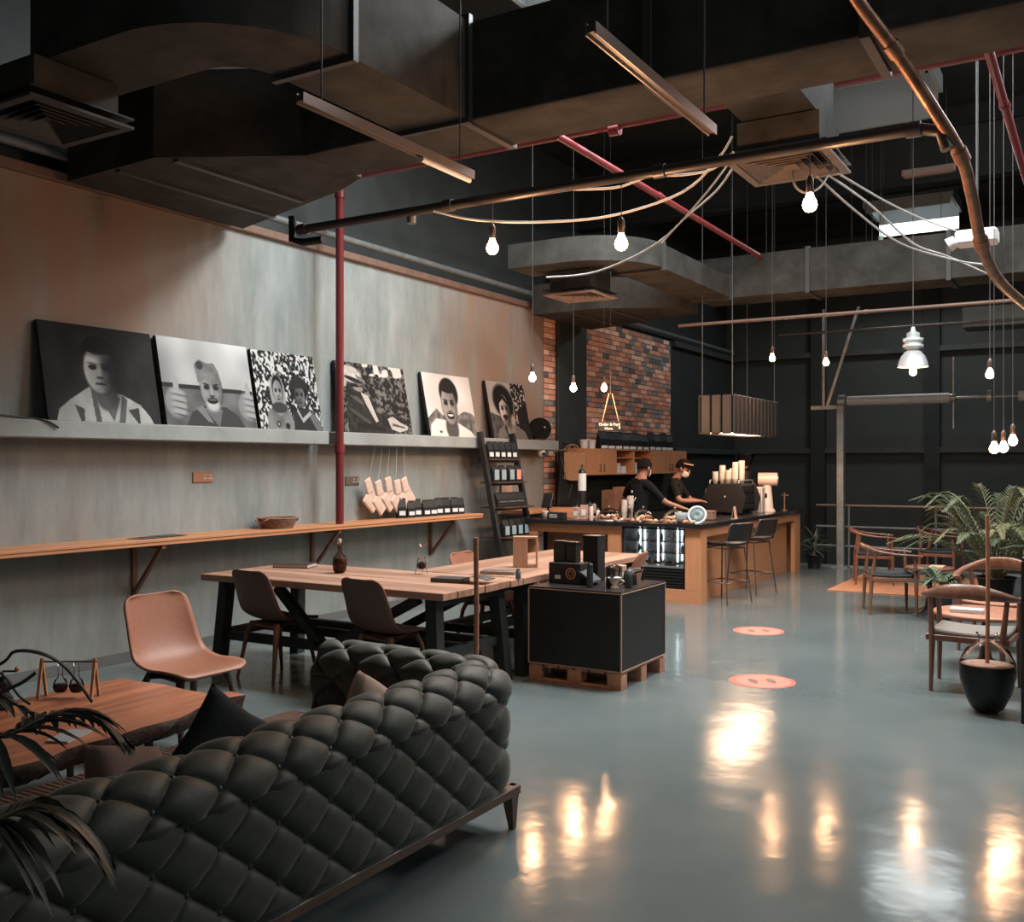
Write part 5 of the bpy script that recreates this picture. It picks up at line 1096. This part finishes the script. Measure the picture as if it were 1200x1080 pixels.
# ------------------------------------------------------------------ baristas
skin_m = mat('skin', (.24, .11, .07), .6); shirt_m = mat('black_shirt', (.010, .010, .011), .95, spec=.1); hair_m = mat('dark_hair', (.010, .007, .006), .9, spec=.12, bump=.8, bscale=120); trouser_m = mat('dark_trousers', (.02, .022, .026), .85); mask_m = mat('face_mask', (.45, .42, .42), .8)
def person(label, loc, rz, joints, head_c, head_rot, extra):
    """joints: name->(pos, r); bones: list of pairs.  Local frame: faces +y"""
    J = {'pelvis': ((0, 0, .92), (.15, .11)), 'waist': ((0, .02, 1.05), (.135, .10)), 'chest': ((0, .05, 1.24), (.165, .11)), 'neck0': ((0, .07, 1.38), (.07, .065)), 'neck1': ((0, .09, 1.47), (.05, .05)),
         'hipL': ((-.09, 0, .86), (.085, .085)), 'kneeL': ((-.10, .02, .48), (.055, .055)), 'ankL': ((-.10, -.02, .09), (.038, .04)), 'toeL': ((-.11, .12, .035), (.04, .028)),
         'hipR': ((.09, 0, .86), (.085, .085)), 'kneeR': ((.10, .03, .48), (.055, .055)), 'ankR': ((.10, -.01, .09), (.038, .04)), 'toeR': ((.11, .13, .035), (.04, .028)),
         'shL': ((-.17, .05, 1.35), (.065, .06)), 'shR': ((.17, .05, 1.35), (.065, .06))}
    for a, b_, r1, r2 in (('elL', 'wrL', .042, .026), ('elR', 'wrR', .042, .026)):
        J[a] = (joints[a], (r1, r1)); J[b_] = (joints[b_], (r2, r2*.9))
    for s_ in 'LR':
        w0 = Vector(joints['wr'+s_]); d = (w0-Vector(joints['el'+s_])).normalized(); J['hd'+s_] = (tuple(w0+d*.07), (.038, .018))
    B = [('pelvis', 'waist'), ('waist', 'chest'), ('chest', 'neck0'), ('neck0', 'neck1'), ('pelvis', 'hipL'), ('hipL', 'kneeL'), ('kneeL', 'ankL'), ('ankL', 'toeL'), ('pelvis', 'hipR'), ('hipR', 'kneeR'), ('kneeR', 'ankR'), ('ankR', 'toeR'), ('neck0', 'shL'), ('neck0', 'shR'), ('shL', 'elL'), ('elL', 'wrL'), ('wrL', 'hdL'), ('shR', 'elR'), ('elR', 'wrR'), ('wrR', 'hdR')]
    # head vertices grow out of the neck so the body is one surface
    hc = Vector(head_c); J['jaw'] = (tuple(hc+Vector((0, .01, -.06))), (.062, .07)); J['skull'] = (tuple(hc+Vector((0, 0, .03))), (.078, .092)); J['crown'] = (tuple(hc+Vector((0, -.005, .085))), (.055, .065)); B += [('neck1', 'jaw'), ('jaw', 'skull'), ('skull', 'crown')]
    # fingers
    for s_ in 'LR':
        w0 = Vector(joints['wr'+s_]); d = (w0-Vector(joints['el'+s_])).normalized(); sd = d.cross(Vector((0, 0, 1))).normalized(); dn = Vector((0, 0, -1)); h0 = Vector(J['hd'+s_][0])
        for k, ln in enumerate((.060, .070, .065, .05)):
            a = h0+sd*(-.027+.018*k)+d*.005; m_ = a+d*ln*.6-Vector((0, 0, .008)); e = m_+d*ln*.4+dn*.014
            for nm, p_, r in (('a', a, .010), ('b', m_, .009), ('c', e, .007)): J['f%s%d%s' % (s_, k, nm)] = (tuple(p_), (r, r))
            B += [('hd'+s_, 'f%s%da' % (s_, k)), ('f%s%da' % (s_, k), 'f%s%db' % (s_, k)), ('f%s%db' % (s_, k), 'f%s%dc' % (s_, k))]
        sg = 1 if s_ == 'L' else -1
        a = w0+d*.03+sd*(.034*sg); e = a+d*.04+sd*(.022*sg)+dn*.01
        J['t%sa' % s_] = (tuple(a), (.012, .012)); J['t%sb' % s_] = (tuple(e), (.009, .009)); B += [('wr'+s_, 't%sa' % s_), ('t%sa' % s_, 't%sb' % s_)]
    names = list(J); me = bpy.data.meshes.new('body'); me.from_pydata([J[n_][0] for n_ in names], [(names.index(a), names.index(b_)) for a, b_ in B], [])
    tmp = bpy.data.objects.new('body_tmp', me); C.objects.link(tmp); tmp.modifiers.new('skin', 'SKIN'); sv = me.skin_vertices[0].data
    for i, n_ in enumerate(names): sv[i].radius = J[n_][1]; sv[i].use_root = (n_ == 'pelvis')
    su = tmp.modifiers.new('sub', 'SUBSURF'); su.levels = su.render_levels = 2
    dg = bpy.context.evaluated_depsgraph_get(); dg.update(); bm_ = bpy.data.meshes.new_from_object(tmp.evaluated_get(dg)); bpy.data.objects.remove(tmp)
    t = T('person', label, 'person', loc, rz); t.scale = (.98, .98, .985); bm_.materials.clear()
    for m in (shirt_m, skin_m, trouser_m): bm_.materials.append(m)
    def near(p, a, b_):
        a = Vector(a); b_ = Vector(b_); k = max(0, min(1, (p-a).dot(b_-a)/(b_-a).length_squared)); return (p-(a+(b_-a)*k)).length
    for pl_ in bm_.polygons:
        c = pl_.center; i = 0
        if c.z < .90: i = 2
        if c.z > 1.425: i = 1
        for s_ in 'LR':
            dd = min(near(c, joints['el'+s_], joints['wr'+s_]), near(c, joints['wr'+s_], Vector(joints['wr'+s_])+(Vector(joints['wr'+s_])-Vector(joints['el'+s_])).normalized()*.2))
            if dd < .07 and (c-Vector(J['sh'+s_][0])).length > .2 and .85 < c.z: i = 1
        pl_.material_index = i; pl_.use_smooth = True
    o = bpy.data.objects.new('body', bm_); C.objects.link(o); o.parent = t
    hm = bpy.data.objects.new('head_detail', None)
    def hp(v): return hc+Matrix.Rotation(head_rot, 3, 'X') @ Vector(v)
    # nose, ears, eyes, mouth/mask, hair
    f = MB().tube([hp((0, .085, .035)), hp((0, .112, -.005)), hp((0, .088, -.015))], [.010, .016, .012], 8).build('nose', skin_m, t)
    for s_ in (-1, 1):
        MB().ball(hp((s_*.083, -.005, .0)), .012, .022, .033, 8, 6).build('ear', skin_m, t); MB().ball(hp((s_*.034, .078, .028)), .014, .012, .009, 8, 6).build('eye', mat('eye_dark', (.03, .02, .02), .2), t)
        MB().tube([hp((s_*.055, .082, .048)), hp((s_*.035, .092, .054)), hp((s_*.014, .092, .048))], .005, 5).build('eyebrow', hair_m, t)
    MB().grid(lambda u, v: hp(((u-.5)*.155, .098-.16*abs(u-.5)**1.8*1.2+.02*math.sin(PI*u)*math.sin(PI*v), -.085+.085*v)), 12, 8).build('face_mask', mask_m, t, solid=.003)
    def hr(u, v):
        th = 2*PI*u; lim = (.30 if math.cos(th-PI/2) > .35 else -.25-.35*max(0, -math.sin(th))); ph = PI/2-(PI/2-lim)*v; q_ = 1+.05*math.sin(th*9+v*7)*math.sin(v*9+th*2); return hp((.086*q_*math.cos(ph)*math.cos(th), .099*q_*math.cos(ph)*math.sin(th)-.008, .030+.102*q_*math.sin(ph)))
    MB().grid(hr, 28, 10).build('hair', hair_m, t, solid=.012)
    if extra == 'cap':
        MB().tube([hp((.1*math.cos(a), .104*math.sin(a)-.005, .085+.03*math.sin(a))) for a in [PI*i/16 for i in range(17)]], .009, 6).build('headband', mat('tan_band', (.42, .25, .16), .7), t)
    if extra == 'logo':
        lg = MB(); pts = [Vector((.075*math.cos(a), -.082-.012*math.cos(a*0), 1.19+.06*math.sin(a))) for a in [PI+PI*i/12 for i in range(13)]]; lg.tube(pts, .009, 5); lg.ball((0, -.085, 1.26), .016, .006, .018); lg.build('shirt_print', label_m, t)
    MB().tube(smooth_path([(-.06, .0, 1.40), (-.05, -.05, 1.425), (.05, -.05, 1.425), (.06, 0, 1.40)]), .008, 6).build('collar', shirt_m, t)
    for s_ in (-1, 1): MB().lathe([(.055, 0), (.058, .02), (.045, .06)], (s_*.105, .04, 0), 14).build('shoe', black_plastic, t)
    return t
person('barista in a black printed t-shirt seen from behind, arms spread over the bar', (1.62, 11.68, 0), math.radians(-22), {'elL': (-.34, .10, 1.16), 'wrL': (-.46, .14, 1.00), 'elR': (.30, .22, 1.12), 'wrR': (.44, .40, 1.05)}, (0.01, .13, 1.56), math.radians(-18), 'logo')
person('barista with a hair band bending over the espresso machine', (1.72, 12.62, 0), math.radians(-80), {'elL': (-.26, .20, 1.12), 'wrL': (-.16, .40, 1.10), 'elR': (.28, .16, 1.12), 'wrR': (.2, .38, 1.12)}, (0, .15, 1.55), math.radians(-30), 'cap')

# ================================================================== THINGS ON THE PLANK TABLES
TZ = .7525
def bottle_vase(label, x, y, z):
    t = T('bottle_vase', label, 'vase', (x, y, z)); MB().lathe([(.035, 0), (.05, .02), (.056, .07), (.05, .12), (.022, .155), (.016, .17), (.016, .235), (.02, .24)], n=22, cap=False).build('glass_body', glass('smoky_glass', (.78, .62, .56), .2), t)
    MB().lathe([(.032, .004), (.047, .022), (.052, .068), (.047, .11), (.001, .115)], n=20).build('beans', mat('coffee_beans', (.10, .045, .03), .6, bump=1, bscale=120, var=.5, vscale=90), t); MB().lathe([(.013, .21), (.015, .265), (.001, .266)], n=14).build('cork', mat('cork', (.4, .24, .16), .8), t); return t
p = H(398, 671, TZ); bottle_vase('round smoky glass bottle with a cork and beans on the long table', p.x, p.y, TZ)
def book(label, px, py, w_, l_, h_, rz, cm, pm, open_=False):
    p = H(px, py, TZ); t = T('book', label, 'book', (p.x, p.y, TZ), rz)
    MB().box(-w_/2+.003, w_/2-.003, -l_/2+.003, l_/2-.003, .004, h_-.003).build('pages', pm, t); MB().box(-w_/2, w_/2, -l_/2, l_/2, 0, .004).box(-w_/2, w_/2, -l_/2, l_/2, h_-.003, h_).box(-w_/2, -w_/2+.004, -l_/2, l_/2, 0, h_).build('cover', cm, t)
    if open_: MB().grid(lambda u, v: (w_/2+.20*u, -l_/2+l_*v, h_+.02*math.sin(u*PI)), 8, 2).build('flap', cm, t, solid=.003)
    return t
bc = mat('charcoal_cover', (.035, .033, .033), .5); pg = mat('book_pages', (.45, .36, .31), .8)
book('dark book with pale pages at the left of the long table', 346, 664, .30, .20, .03, .35, bc, pg); book('small dark folder with an open flap near the table edge, beside the plant glass', 528, 681, .24, .16, .028, .15, bc, gm, True)
book('thin grey magazine on the second table beside the wooden holder', 586, 671, .27, .2, .018, .3, mat('magazine_cover', (.16, .12, .12), .4, var=.6, vscale=12), pg)
p = H(494, 672, TZ); t = T('plant_glass', 'small glass with a sprouting seed in a wire stand on the table', 'plant glass', (p.x, p.y, TZ))
MB().lathe([(.015, .03), (.036, .05), (.038, .08), (.026, .115), (.026, .125)], n=16, cap=False).build('glass', glass_m, t); MB().ball((0, 0, .065), .030, .030, .030).build('dark_seed', mat('dark_soil', (.03, .02, .015), .9), t)
for k in range(3): a = k*2.1; MB().tube([(.055*math.cos(a), .055*math.sin(a), 0), (.03*math.cos(a), .03*math.sin(a), .115)], .0025, 5).build('wire_leg', copper, t)
MB().tube([(.03*math.cos(a), .03*math.sin(a), .115) for a in [2*PI*i/16 for i in range(16)]], .0025, 5, closed=True).build('wire_ring', copper, t); MB().tube(smooth_path([(0, 0, .08), (.004, 0, .15), (0, 0, .205)]), .0025, 5).build('stem', mat('sprout_stem', (.3, .2, .13), .6), t)
for a, q in ((.5, 1), (2.6, .7)): MB().grid(lambda u, v: (math.cos(a)*.06*q*u, math.sin(a)*.06*q*u+(v-.5)*.022*math.sin(PI*u), .20+.045*u*q), 6, 2).build('leaf', mat('dry_leaf', (.42, .22, .14), .6), t)
p = H(612, 664, TZ); t = T('wooden_holder', 'open pale wooden box holder on the second table', 'holder', (p.x+.02, p.y+.02, TZ), math.radians(28)); hw = wood('pale_ply', (.50, .31, .22), (.40, .23, .15), 'z')
MB().box(-.10, -.085, -.06, .06, 0, .25).build('side', hw, t); MB().box(.085, .10, -.06, .06, 0, .25).build('side', hw, t); MB().box(-.085, .085, -.06, .06, .235, .25).build('top', hw, t); MB().box(-.085, .085, -.06, .06, 0, .015).build('bottom', hw, t); MB().box(-.085, .02, -.058, -.045, .015, .235).build('front', hw, t)
p = H(614, 679, TZ); jar('tiny dark bottle in front of the wooden holder', (p.x-.06, p.y+.02, TZ), .02, .075, jar_m, 'small_bottle', 'bottle')
# stick vases (glass carboys with a copper stick)
def stick_vase(label, x, y, hs):
    t = T('stick_vase', label, 'vase', (x, y, 0)); t.scale = (1, 1, 1.08); MB().lathe([(.06, 0), (.10, .03), (.145, .12), (.168, .22), (.165, .30), (.13, .37), (.07, .415), (.055, .43), (.055, .455), (.07, .47)], n=32, cap=False).build('glass_body', glass('carboy_glass', (.92, .92, .9), .16), t)
    MB().lathe([(.055, .006), (.095, .034), (.139, .122), (.162, .22), (.161, .285)], n=30, cap=False).build('dark_filling', mat('dark_filling', (.012, .012, .011), .5), t); MB().lathe([(.001, .292), (.08, .298), (.158, .286)], n=30, cap=False).build('bean_layer', mat('brown_beans', (.38, .22, .17), .7, bump=1, bscale=90, var=.4, vscale=80), t)
    MB().tube([(0, 0, .28), (.004, 0, .8), (0, 0, hs/1.08)], .013, 8).build('stick', mat('copper_stick', (.42, .19, .11), .5, var=.2, vscale=14), t); return t
q = H(1157, 834, 0); stick_vase('glass carboy of beans with a tall copper stick on the floor at right', q.x, q.y, 1.27)
stick_vase('glass carboy with a copper stick hidden behind the sofa arm', 4.02, 4.25, 1.22)

# ================================================================== ARMCHAIRS, ROUND TABLES, RIGHT SIDE
def wegner(label, loc, rz, seat_m, crest=.10):
    t = T('wooden_armchair', label, 'chair', loc, rz, 'round-backed wooden armchairs'); m = brown_wood
    for s_ in (-1, 1):
        MB().tube([(s_*.27, .22, 0), (s_*.265, .215, .40), (s_*.27, .20, .66)], [.013, .022, .015], 10).build('leg', m, t); MB().tube([(s_*.23, -.24, 0), (s_*.225, -.22, .40), (s_*.25, -.18, .70)], [.013, .022, .016], 10).build('leg', m, t)
    pts = smooth_path([(-.275, .27, .655), (-.30, .18, .665), (-.315, .02, .675), (-.28, -.15, .70), (-.16, -.26, .735), (0, -.295, .75), (.16, -.26, .735), (.28, -.15, .70), (.315, .02, .675), (.30, .18, .665), (.275, .27, .655)], 5)
    n_ = len(pts); rr = []
    for i in range(n_): k = 1-abs(2*i/(n_-1)-1); rr.append((.030-.012*max(0, (k-.4)/.6), .013+(crest/2-.013)*max(0, min(1, (k-.42)/.45))**1.3))
    MB().tube(pts, rr, 10).build('arm_rail', m, t); t.scale = (1, 1, .96)
    MB().grid(lambda u, v: (-.25+.5*u*(1), -.22+.44*v, .425+.02*abs(2*u-1)**2-.012*math.sin(PI*v)), 10, 8).build('seat', seat_m, t, solid=.03)
    MB().box(-.255, .255, .19, .225, .37, .415, .004).box(-.235, .235, -.235, -.2, .37, .415, .004).box(-.27, -.235, -.22, .21, .37, .415, .004).box(.235, .27, -.22, .21, .37, .415, .004).build('seat_frame', m, t)
    return t
blk = mat('black_seat', (.015, .02, .024), .5); pale_seat = mat('pale_seat', (.20, .175, .155), .8)
wegner('wooden armchair with a pale seat seen from behind, nearest at right', (5.97, 7.72, 0), math.radians(-4), pale_seat, .11)
wegner('wooden armchair facing the camera behind the nearest one', (5.98, 9.45, 0), math.radians(176), mat('tan_seat', (.33, .14, .08), .5), .12)
wegner('wooden armchair with a black seat, front of the three left of the palm', (4.78, 11.22, 0), math.radians(-70), blk, .06)
wegner('wooden armchair farthest left, standing on the orange mat', (4.12, 13.75, 0), math.radians(-75), blk, .06)
wegner('wooden armchair farthest back, behind the others on the left of the palm', (4.85, 14.5, 0), math.radians(-95), blk, .06)
def round_table(label, x, y, r, h, topm):
    t = T('round_table', label, 'table', (x, y, 0)); MB().lathe([(r-.01, h-.03), (r, h-.022), (r, h-.004), (r-.006, h), (.001, h)], n=36).build('table_top', topm, t)
    MB().lathe([(.03, h-.03), (.022, h*.5), (.05, .08), (.16, .012), (.17, 0)], n=24).build('pedestal', black_metal, t); return t
rt = wood('round_top_wood', (.27, .11, .065), (.16, .06, .04), 'x', coat=.3)
round_table('small round table with a black pedestal beside the palm', 5.16, 11.35, .24, .50, rt); round_table('low round wooden table between the two right-hand armchairs', 5.97, 8.55, .38, .44, mat('round_terracotta', (.36, .16, .10), .4, var=.2))
tag(MB().box(-.07, .07, -.1, .1, 0, .018, .003).build('small_book', paper, loc=(5.24, 11.3, .5005)), 'small pale book on the round table beside the palm', 'book')
tag(MB().box(-.12, .12, -.06, .06, 0, .03, .003).build('small_book', white_p, loc=(5.85, 8.45, .4405)), 'white booklet on the low round table between the armchairs', 'book')
tag(MB().box(3.75, 5.35, 12.75, 15.1, 0, .012, .004).build('floor_mat', mat('orange_mat', (.42, .19, .10), .8, var=.15)), 'orange mat under the far wooden armchairs', 'mat')
# floor stickers
for px, py, r, lab in ((889, 739, .24, 'far round red footprint sticker on the grey floor'), (893, 798, .24, 'near round red footprint sticker on the grey floor')):
    q = H(px, py, 0); t = T('floor_sticker', lab, 'sticker', (q.x, q.y, .0005), YAW); MB().lathe([(r, 0), (r, .0012), (.001, .0012)], n=40).build('disc', mat('sticker_pale', (.62, .28, .22), .5), t)
    MB().lathe([(r*.86, .0014), (r, .0014)], n=40, cap=False).build('ring', mat('sticker_red', (.62, .12, .09), .5), t); MB().lathe([(.001, .0014), (r*.72, .0014)], n=40, cap=False).build('inner_disc', MATS['sticker_red'] if py < 0 else mat('sticker_mid', (.58, .2, .15), .5), t)
    for s_ in (-1, 1): MB().prism([(s_*r*.28+r*.13*math.cos(a), r*.34*math.sin(a)+r*.04*math.cos(3*a)) for a in [2*PI*i/18 for i in range(18)]], .0016, .002).build('footprint', mat('sticker_dark', (.22, .10, .08), .6), t)
# black display frame at the right edge
t = T('display_stand', 'black square-section metal stand cut by the right edge of the photo', 'stand', (6.36, 6.86, 0))
for x in (0, .75):
    for y in (0, .5): MB().box(x-.025, x+.025, y-.025, y+.025, 0, 1.0, .003).build('leg', black_metal, t)
MB().box(-.02, .77, -.02, .52, .99, 1.02, .003).build('top', black_metal, t); MB().box(0, .75, -.015, .015, .2, .23).box(0, .75, .485, .515, .2, .23).build('rail', black_metal, t)
t = T('wooden_crate', 'light wooden crate frame on the black stand at the right edge', 'crate', (6.52, 7.05, 1.021), .5)
MB().tube([(-.15, -.1, .012), (.15, -.1, .012), (.15, .1, .012), (-.15, .1, .012)], .012, 4, closed=True, smooth=False).build('base_frame', pw, t); MB().tube([(-.15, -.1, .02), (.12, -.1, .14)], .012, 4, smooth=False).build('strut', pw, t); MB().tube([(-.15, .1, .02), (.12, .1, .14)], .012, 4, smooth=False).build('strut', pw, t)

# ================================================================== PLANTS
def frond_pts(base, az, length, rise, droop, n=14):
    pts = []
    for i in range(n+1):
        s_ = i/n; r = length*(s_-.12*s_*s_); z = rise*math.sin(min(1, s_*1.15)*PI/2)*1.0-droop*max(0, s_-.25)**2
        pts.append(Vector((base[0]+r*math.cos(az), base[1]+r*math.sin(az), base[2]+z)))
    return pts
def leaflets(mbs, pts, ll, wd, hang, n, rnd, sep=None, s0=.2):
    for k in range(n):
        s_ = s0+(1-s0)*k/(n-1); f = s_*(len(pts)-1); i = min(int(f), len(pts)-2); fr = f-i; p = pts[i].lerp(pts[i+1], fr); d = (pts[i+1]-pts[i]).normalized(); sd = d.cross(Vector((0, 0, 1))).normalized()
        L_ = ll*(math.sin(PI*(.16+.80*s_))**.8)*(1.15-.5*s_)*rnd.uniform(.9, 1.08)
        for sg in (-1, 1):
            mb = sep() if sep else mbs; dirv = (sd*sg*(.9-.45*s_)+d*(.45+.7*s_)+Vector((0, 0, rnd.uniform(.0, .2)))).normalized(); vs = []; m_ = 5
            wv = dirv.cross(Vector((0, 0, 1))).normalized()
            for q in range(m_+1):
                x = q/m_; c = p+dirv*L_*x+Vector((0, 0, -hang*L_*x*x)); ww = wd*(math.sin(PI*min(1, .12+.88*x))**.7 if x < 1 else .02)
                vs += [c-wv*ww+Vector((0, 0, ww*.5)), c, c+wv*ww+Vector((0, 0, ww*.5))]
            fs = []
            for q in range(m_): fs += [(q*3, q*3+1, q*3+4, q*3+3), (q*3+1, q*3+2, q*3+5, q*3+4)]
            if sep: mb.add([v-Vector(mb.org) for v in vs] if hasattr(mb, 'org') else vs, fs, True)
            else: mb.add(vs, fs, True)
            if sep: sep(mb)
def leafm(name, c, c2): return mat(name, c, .45, col2=c2, vscale=7, spec=.4)
lm_g = leafm('palm_green', (.15, .20, .12), (.05, .08, .055)); lm_y = leafm('palm_olive', (.26, .24, .12), (.09, .11, .06)); lm_d = leafm('palm_dark', (.05, .055, .045), (.02, .025, .02)); lm_br = leafm('palm_dry', (.075, .065, .045), (.035, .035, .028))
stem_m = mat('palm_stem', (.13, .12, .06), .6)
def pot(t, r, h, m): MB().lathe([(r*.72, 0), (r, h), (r*1.04, h), (r*1.04, h-.02), (r*.93, h-.02)], n=24, cap=False).build('pot', m, t); MB().lathe([(.001, 0), (r*.72, 0)], n=24, cap=False).build('pot_base', m, t); MB().lathe([(.001, h-.03), (r*.94, h-.03)], n=24, cap=False).build('soil', MATS['dark_soil'], t)
def palm(label, x, y, n, L_, rise, h0, seed, mats, ll=.30, wd=.013, nl=20, r=.2):
    rnd = random.Random(seed); t = T('potted_palm', label, 'plant', (x, y, 0)); pot(t, r, .34, black_plastic)
    for i in range(n):
        az = 2*PI*i/n*2.618+rnd.uniform(-.2, .2); el = rnd.uniform(.3, 1); pts = frond_pts((rnd.uniform(-.05, .05), rnd.uniform(-.05, .05), .3), az, L_*rnd.uniform(.75, 1.1)*(1.15-.45*el), h0+rise*el, L_*.30*rnd.uniform(.4, 1.4))
        fr = MB().tube(pts, [.009-.006*k/len(pts) for k in range(len(pts))], 5).build('frond', stem_m, t); mb = MB(); leaflets(mb, pts, ll, wd, .32, nl, rnd); o = mb.build('leaflets', rnd.choice(mats), fr); o['kind'] = 'stuff'
    return t
palm('big bushy potted palm filling the right side beyond the armchairs', 5.72, 12.25, 54, 1.3, .95, .22, 5, [lm_g, lm_g, lm_y], .21, .0068, 26)
palm('second potted palm with paler drooping fronds at the right edge', 6.75, 11.5, 32, 1.15, .8, .2, 9, [lm_y, lm_g], .20, .0068, 24)
palm('small low palm on the floor left of the round table pedestal', 5.35, 10.9, 12, .42, .25, .02, 12, [lm_g, lm_d], .16, .010, 12, r=.10)
def spiky(label, x, y, seed, z=0):
    rnd = random.Random(seed); t = T('dracaena', label, 'plant', (x, y, z)); pot(t, .12, .22, black_plastic); MB().cyl((0, 0, .18), (0, 0, .4), .015).build('trunk', stem_m, t)
    for k in range(26):
        az = rnd.uniform(0, 2*PI); el = rnd.uniform(-.1, 1.2); L_ = rnd.uniform(.25, .42); h_ = rnd.choice((.28, .45)); d = Vector((math.cos(az)*math.cos(el), math.sin(az)*math.cos(el), math.sin(el))); wv = d.cross(Vector((0, 0, 1))).normalized()
        vs = []
        for q in range(5): x_ = q/4; c = Vector((0, 0, h_))+d*L_*x_-Vector((0, 0, .1*x_*x_)); ww = .014*(1-x_)+.002; vs += [c-wv*ww, c+wv*ww]
        MB().add(vs, [(q*2, q*2+1, q*2+3, q*2+2) for q in range(4)], True).build('leaf', lm_g, t, solid=.002)
spiky('spiky dracaena by the railing just right of the bar end', 2.95, 15.3, 3); spiky('smaller spiky plant between the bar end and the steel post', 3.08, 15.45, 8) if False else None
# near palm, dark fronds reaching in from the left
rnd = random.Random(4); t = T('potted_palm', 'dark potted palm behind the sofa, its fronds reaching in at lower left', 'plant', (4.93, .88, 0)); pot(t, .19, .42, black_plastic)
org = Vector((4.93, .88, 0))
def near_frond(world, ll, wd, hang, m, n):
    pts = [p_-org for p_ in smooth_path(world, 4)]; base = MB().tube(pts, [.007-.004*k/len(pts) for k in range(len(pts))], 6).build('frond', stem_m if m is not lm_d else mat('dark_stem', (.04, .04, .03), .6), t)
    def sep(mb=None):
        if mb is None: return MB()
        mb.build('leaflet', m, base); return None
    leaflets(None, pts, ll, wd, hang, n, rnd, sep=sep, s0=.30); return base
c0 = Vector((4.93, .88, .40))
near_frond([c0, P(-60, 900, 2.05), P(10, 862, 2.1), P(60, 838, 2.2), P(105, 835, 2.28), P(150, 872, 2.32)], .18, .0115, .55, lm_d, 22)
near_frond([c0, P(-60, 1000, 1.75), P(0, 960, 1.78), P(45, 945, 1.82), P(95, 965, 1.86), P(128, 1010, 1.88)], .17, .011, .75, lm_br, 19)
near_frond([c0, P(-120, 850, 2.2), P(-60, 800, 2.3), P(-20, 805, 2.35), P(35, 835, 2.35)], .14, .008, .4, lm_d, 10)
near_frond([c0, Vector((4.8, .5, .9)), Vector((4.7, .2, 1.1)), Vector((4.6, -.1, 1.0))], .2, .010, .5, lm_d, 12)
near_frond([c0, Vector((5.2, .6, .8)), Vector((5.35, .3, .95)), Vector((5.4, .0, .85))], .2, .010, .5, lm_d, 12)
# the long thin arching leaf
pts = smooth_path([P(-60, 800, 2.3), P(0, 778, 2.3), P(18, 763, 2.3), P(50, 766, 2.32), P(78, 783, 2.36), P(108, 822, 2.4)], 5)
MB().tube([p_-org for p_ in [c0]+pts], [(.003, .006)]*(len(pts)+1), 6).build('arching_leaf', lm_d, t)
pts = smooth_path([P(-40, 840, 2.2), P(0, 812, 2.2), P(25, 800, 2.2), P(43, 787, 2.2)], 4)
MB().tube([p_-org for p_ in [c0]+pts], [(.004, .008)]*(len(pts)+1), 6).build('arching_leaf', lm_d, t)
pts = smooth_path([P(-40, 770, 2.25), P(0, 788, 2.25), P(22, 815, 2.25), P(35, 825, 2.25)], 4)
MB().tube([p_-org for p_ in [c0]+pts], [(.003, .006)]*(len(pts)+1), 6).build('arching_leaf', lm_d, t)
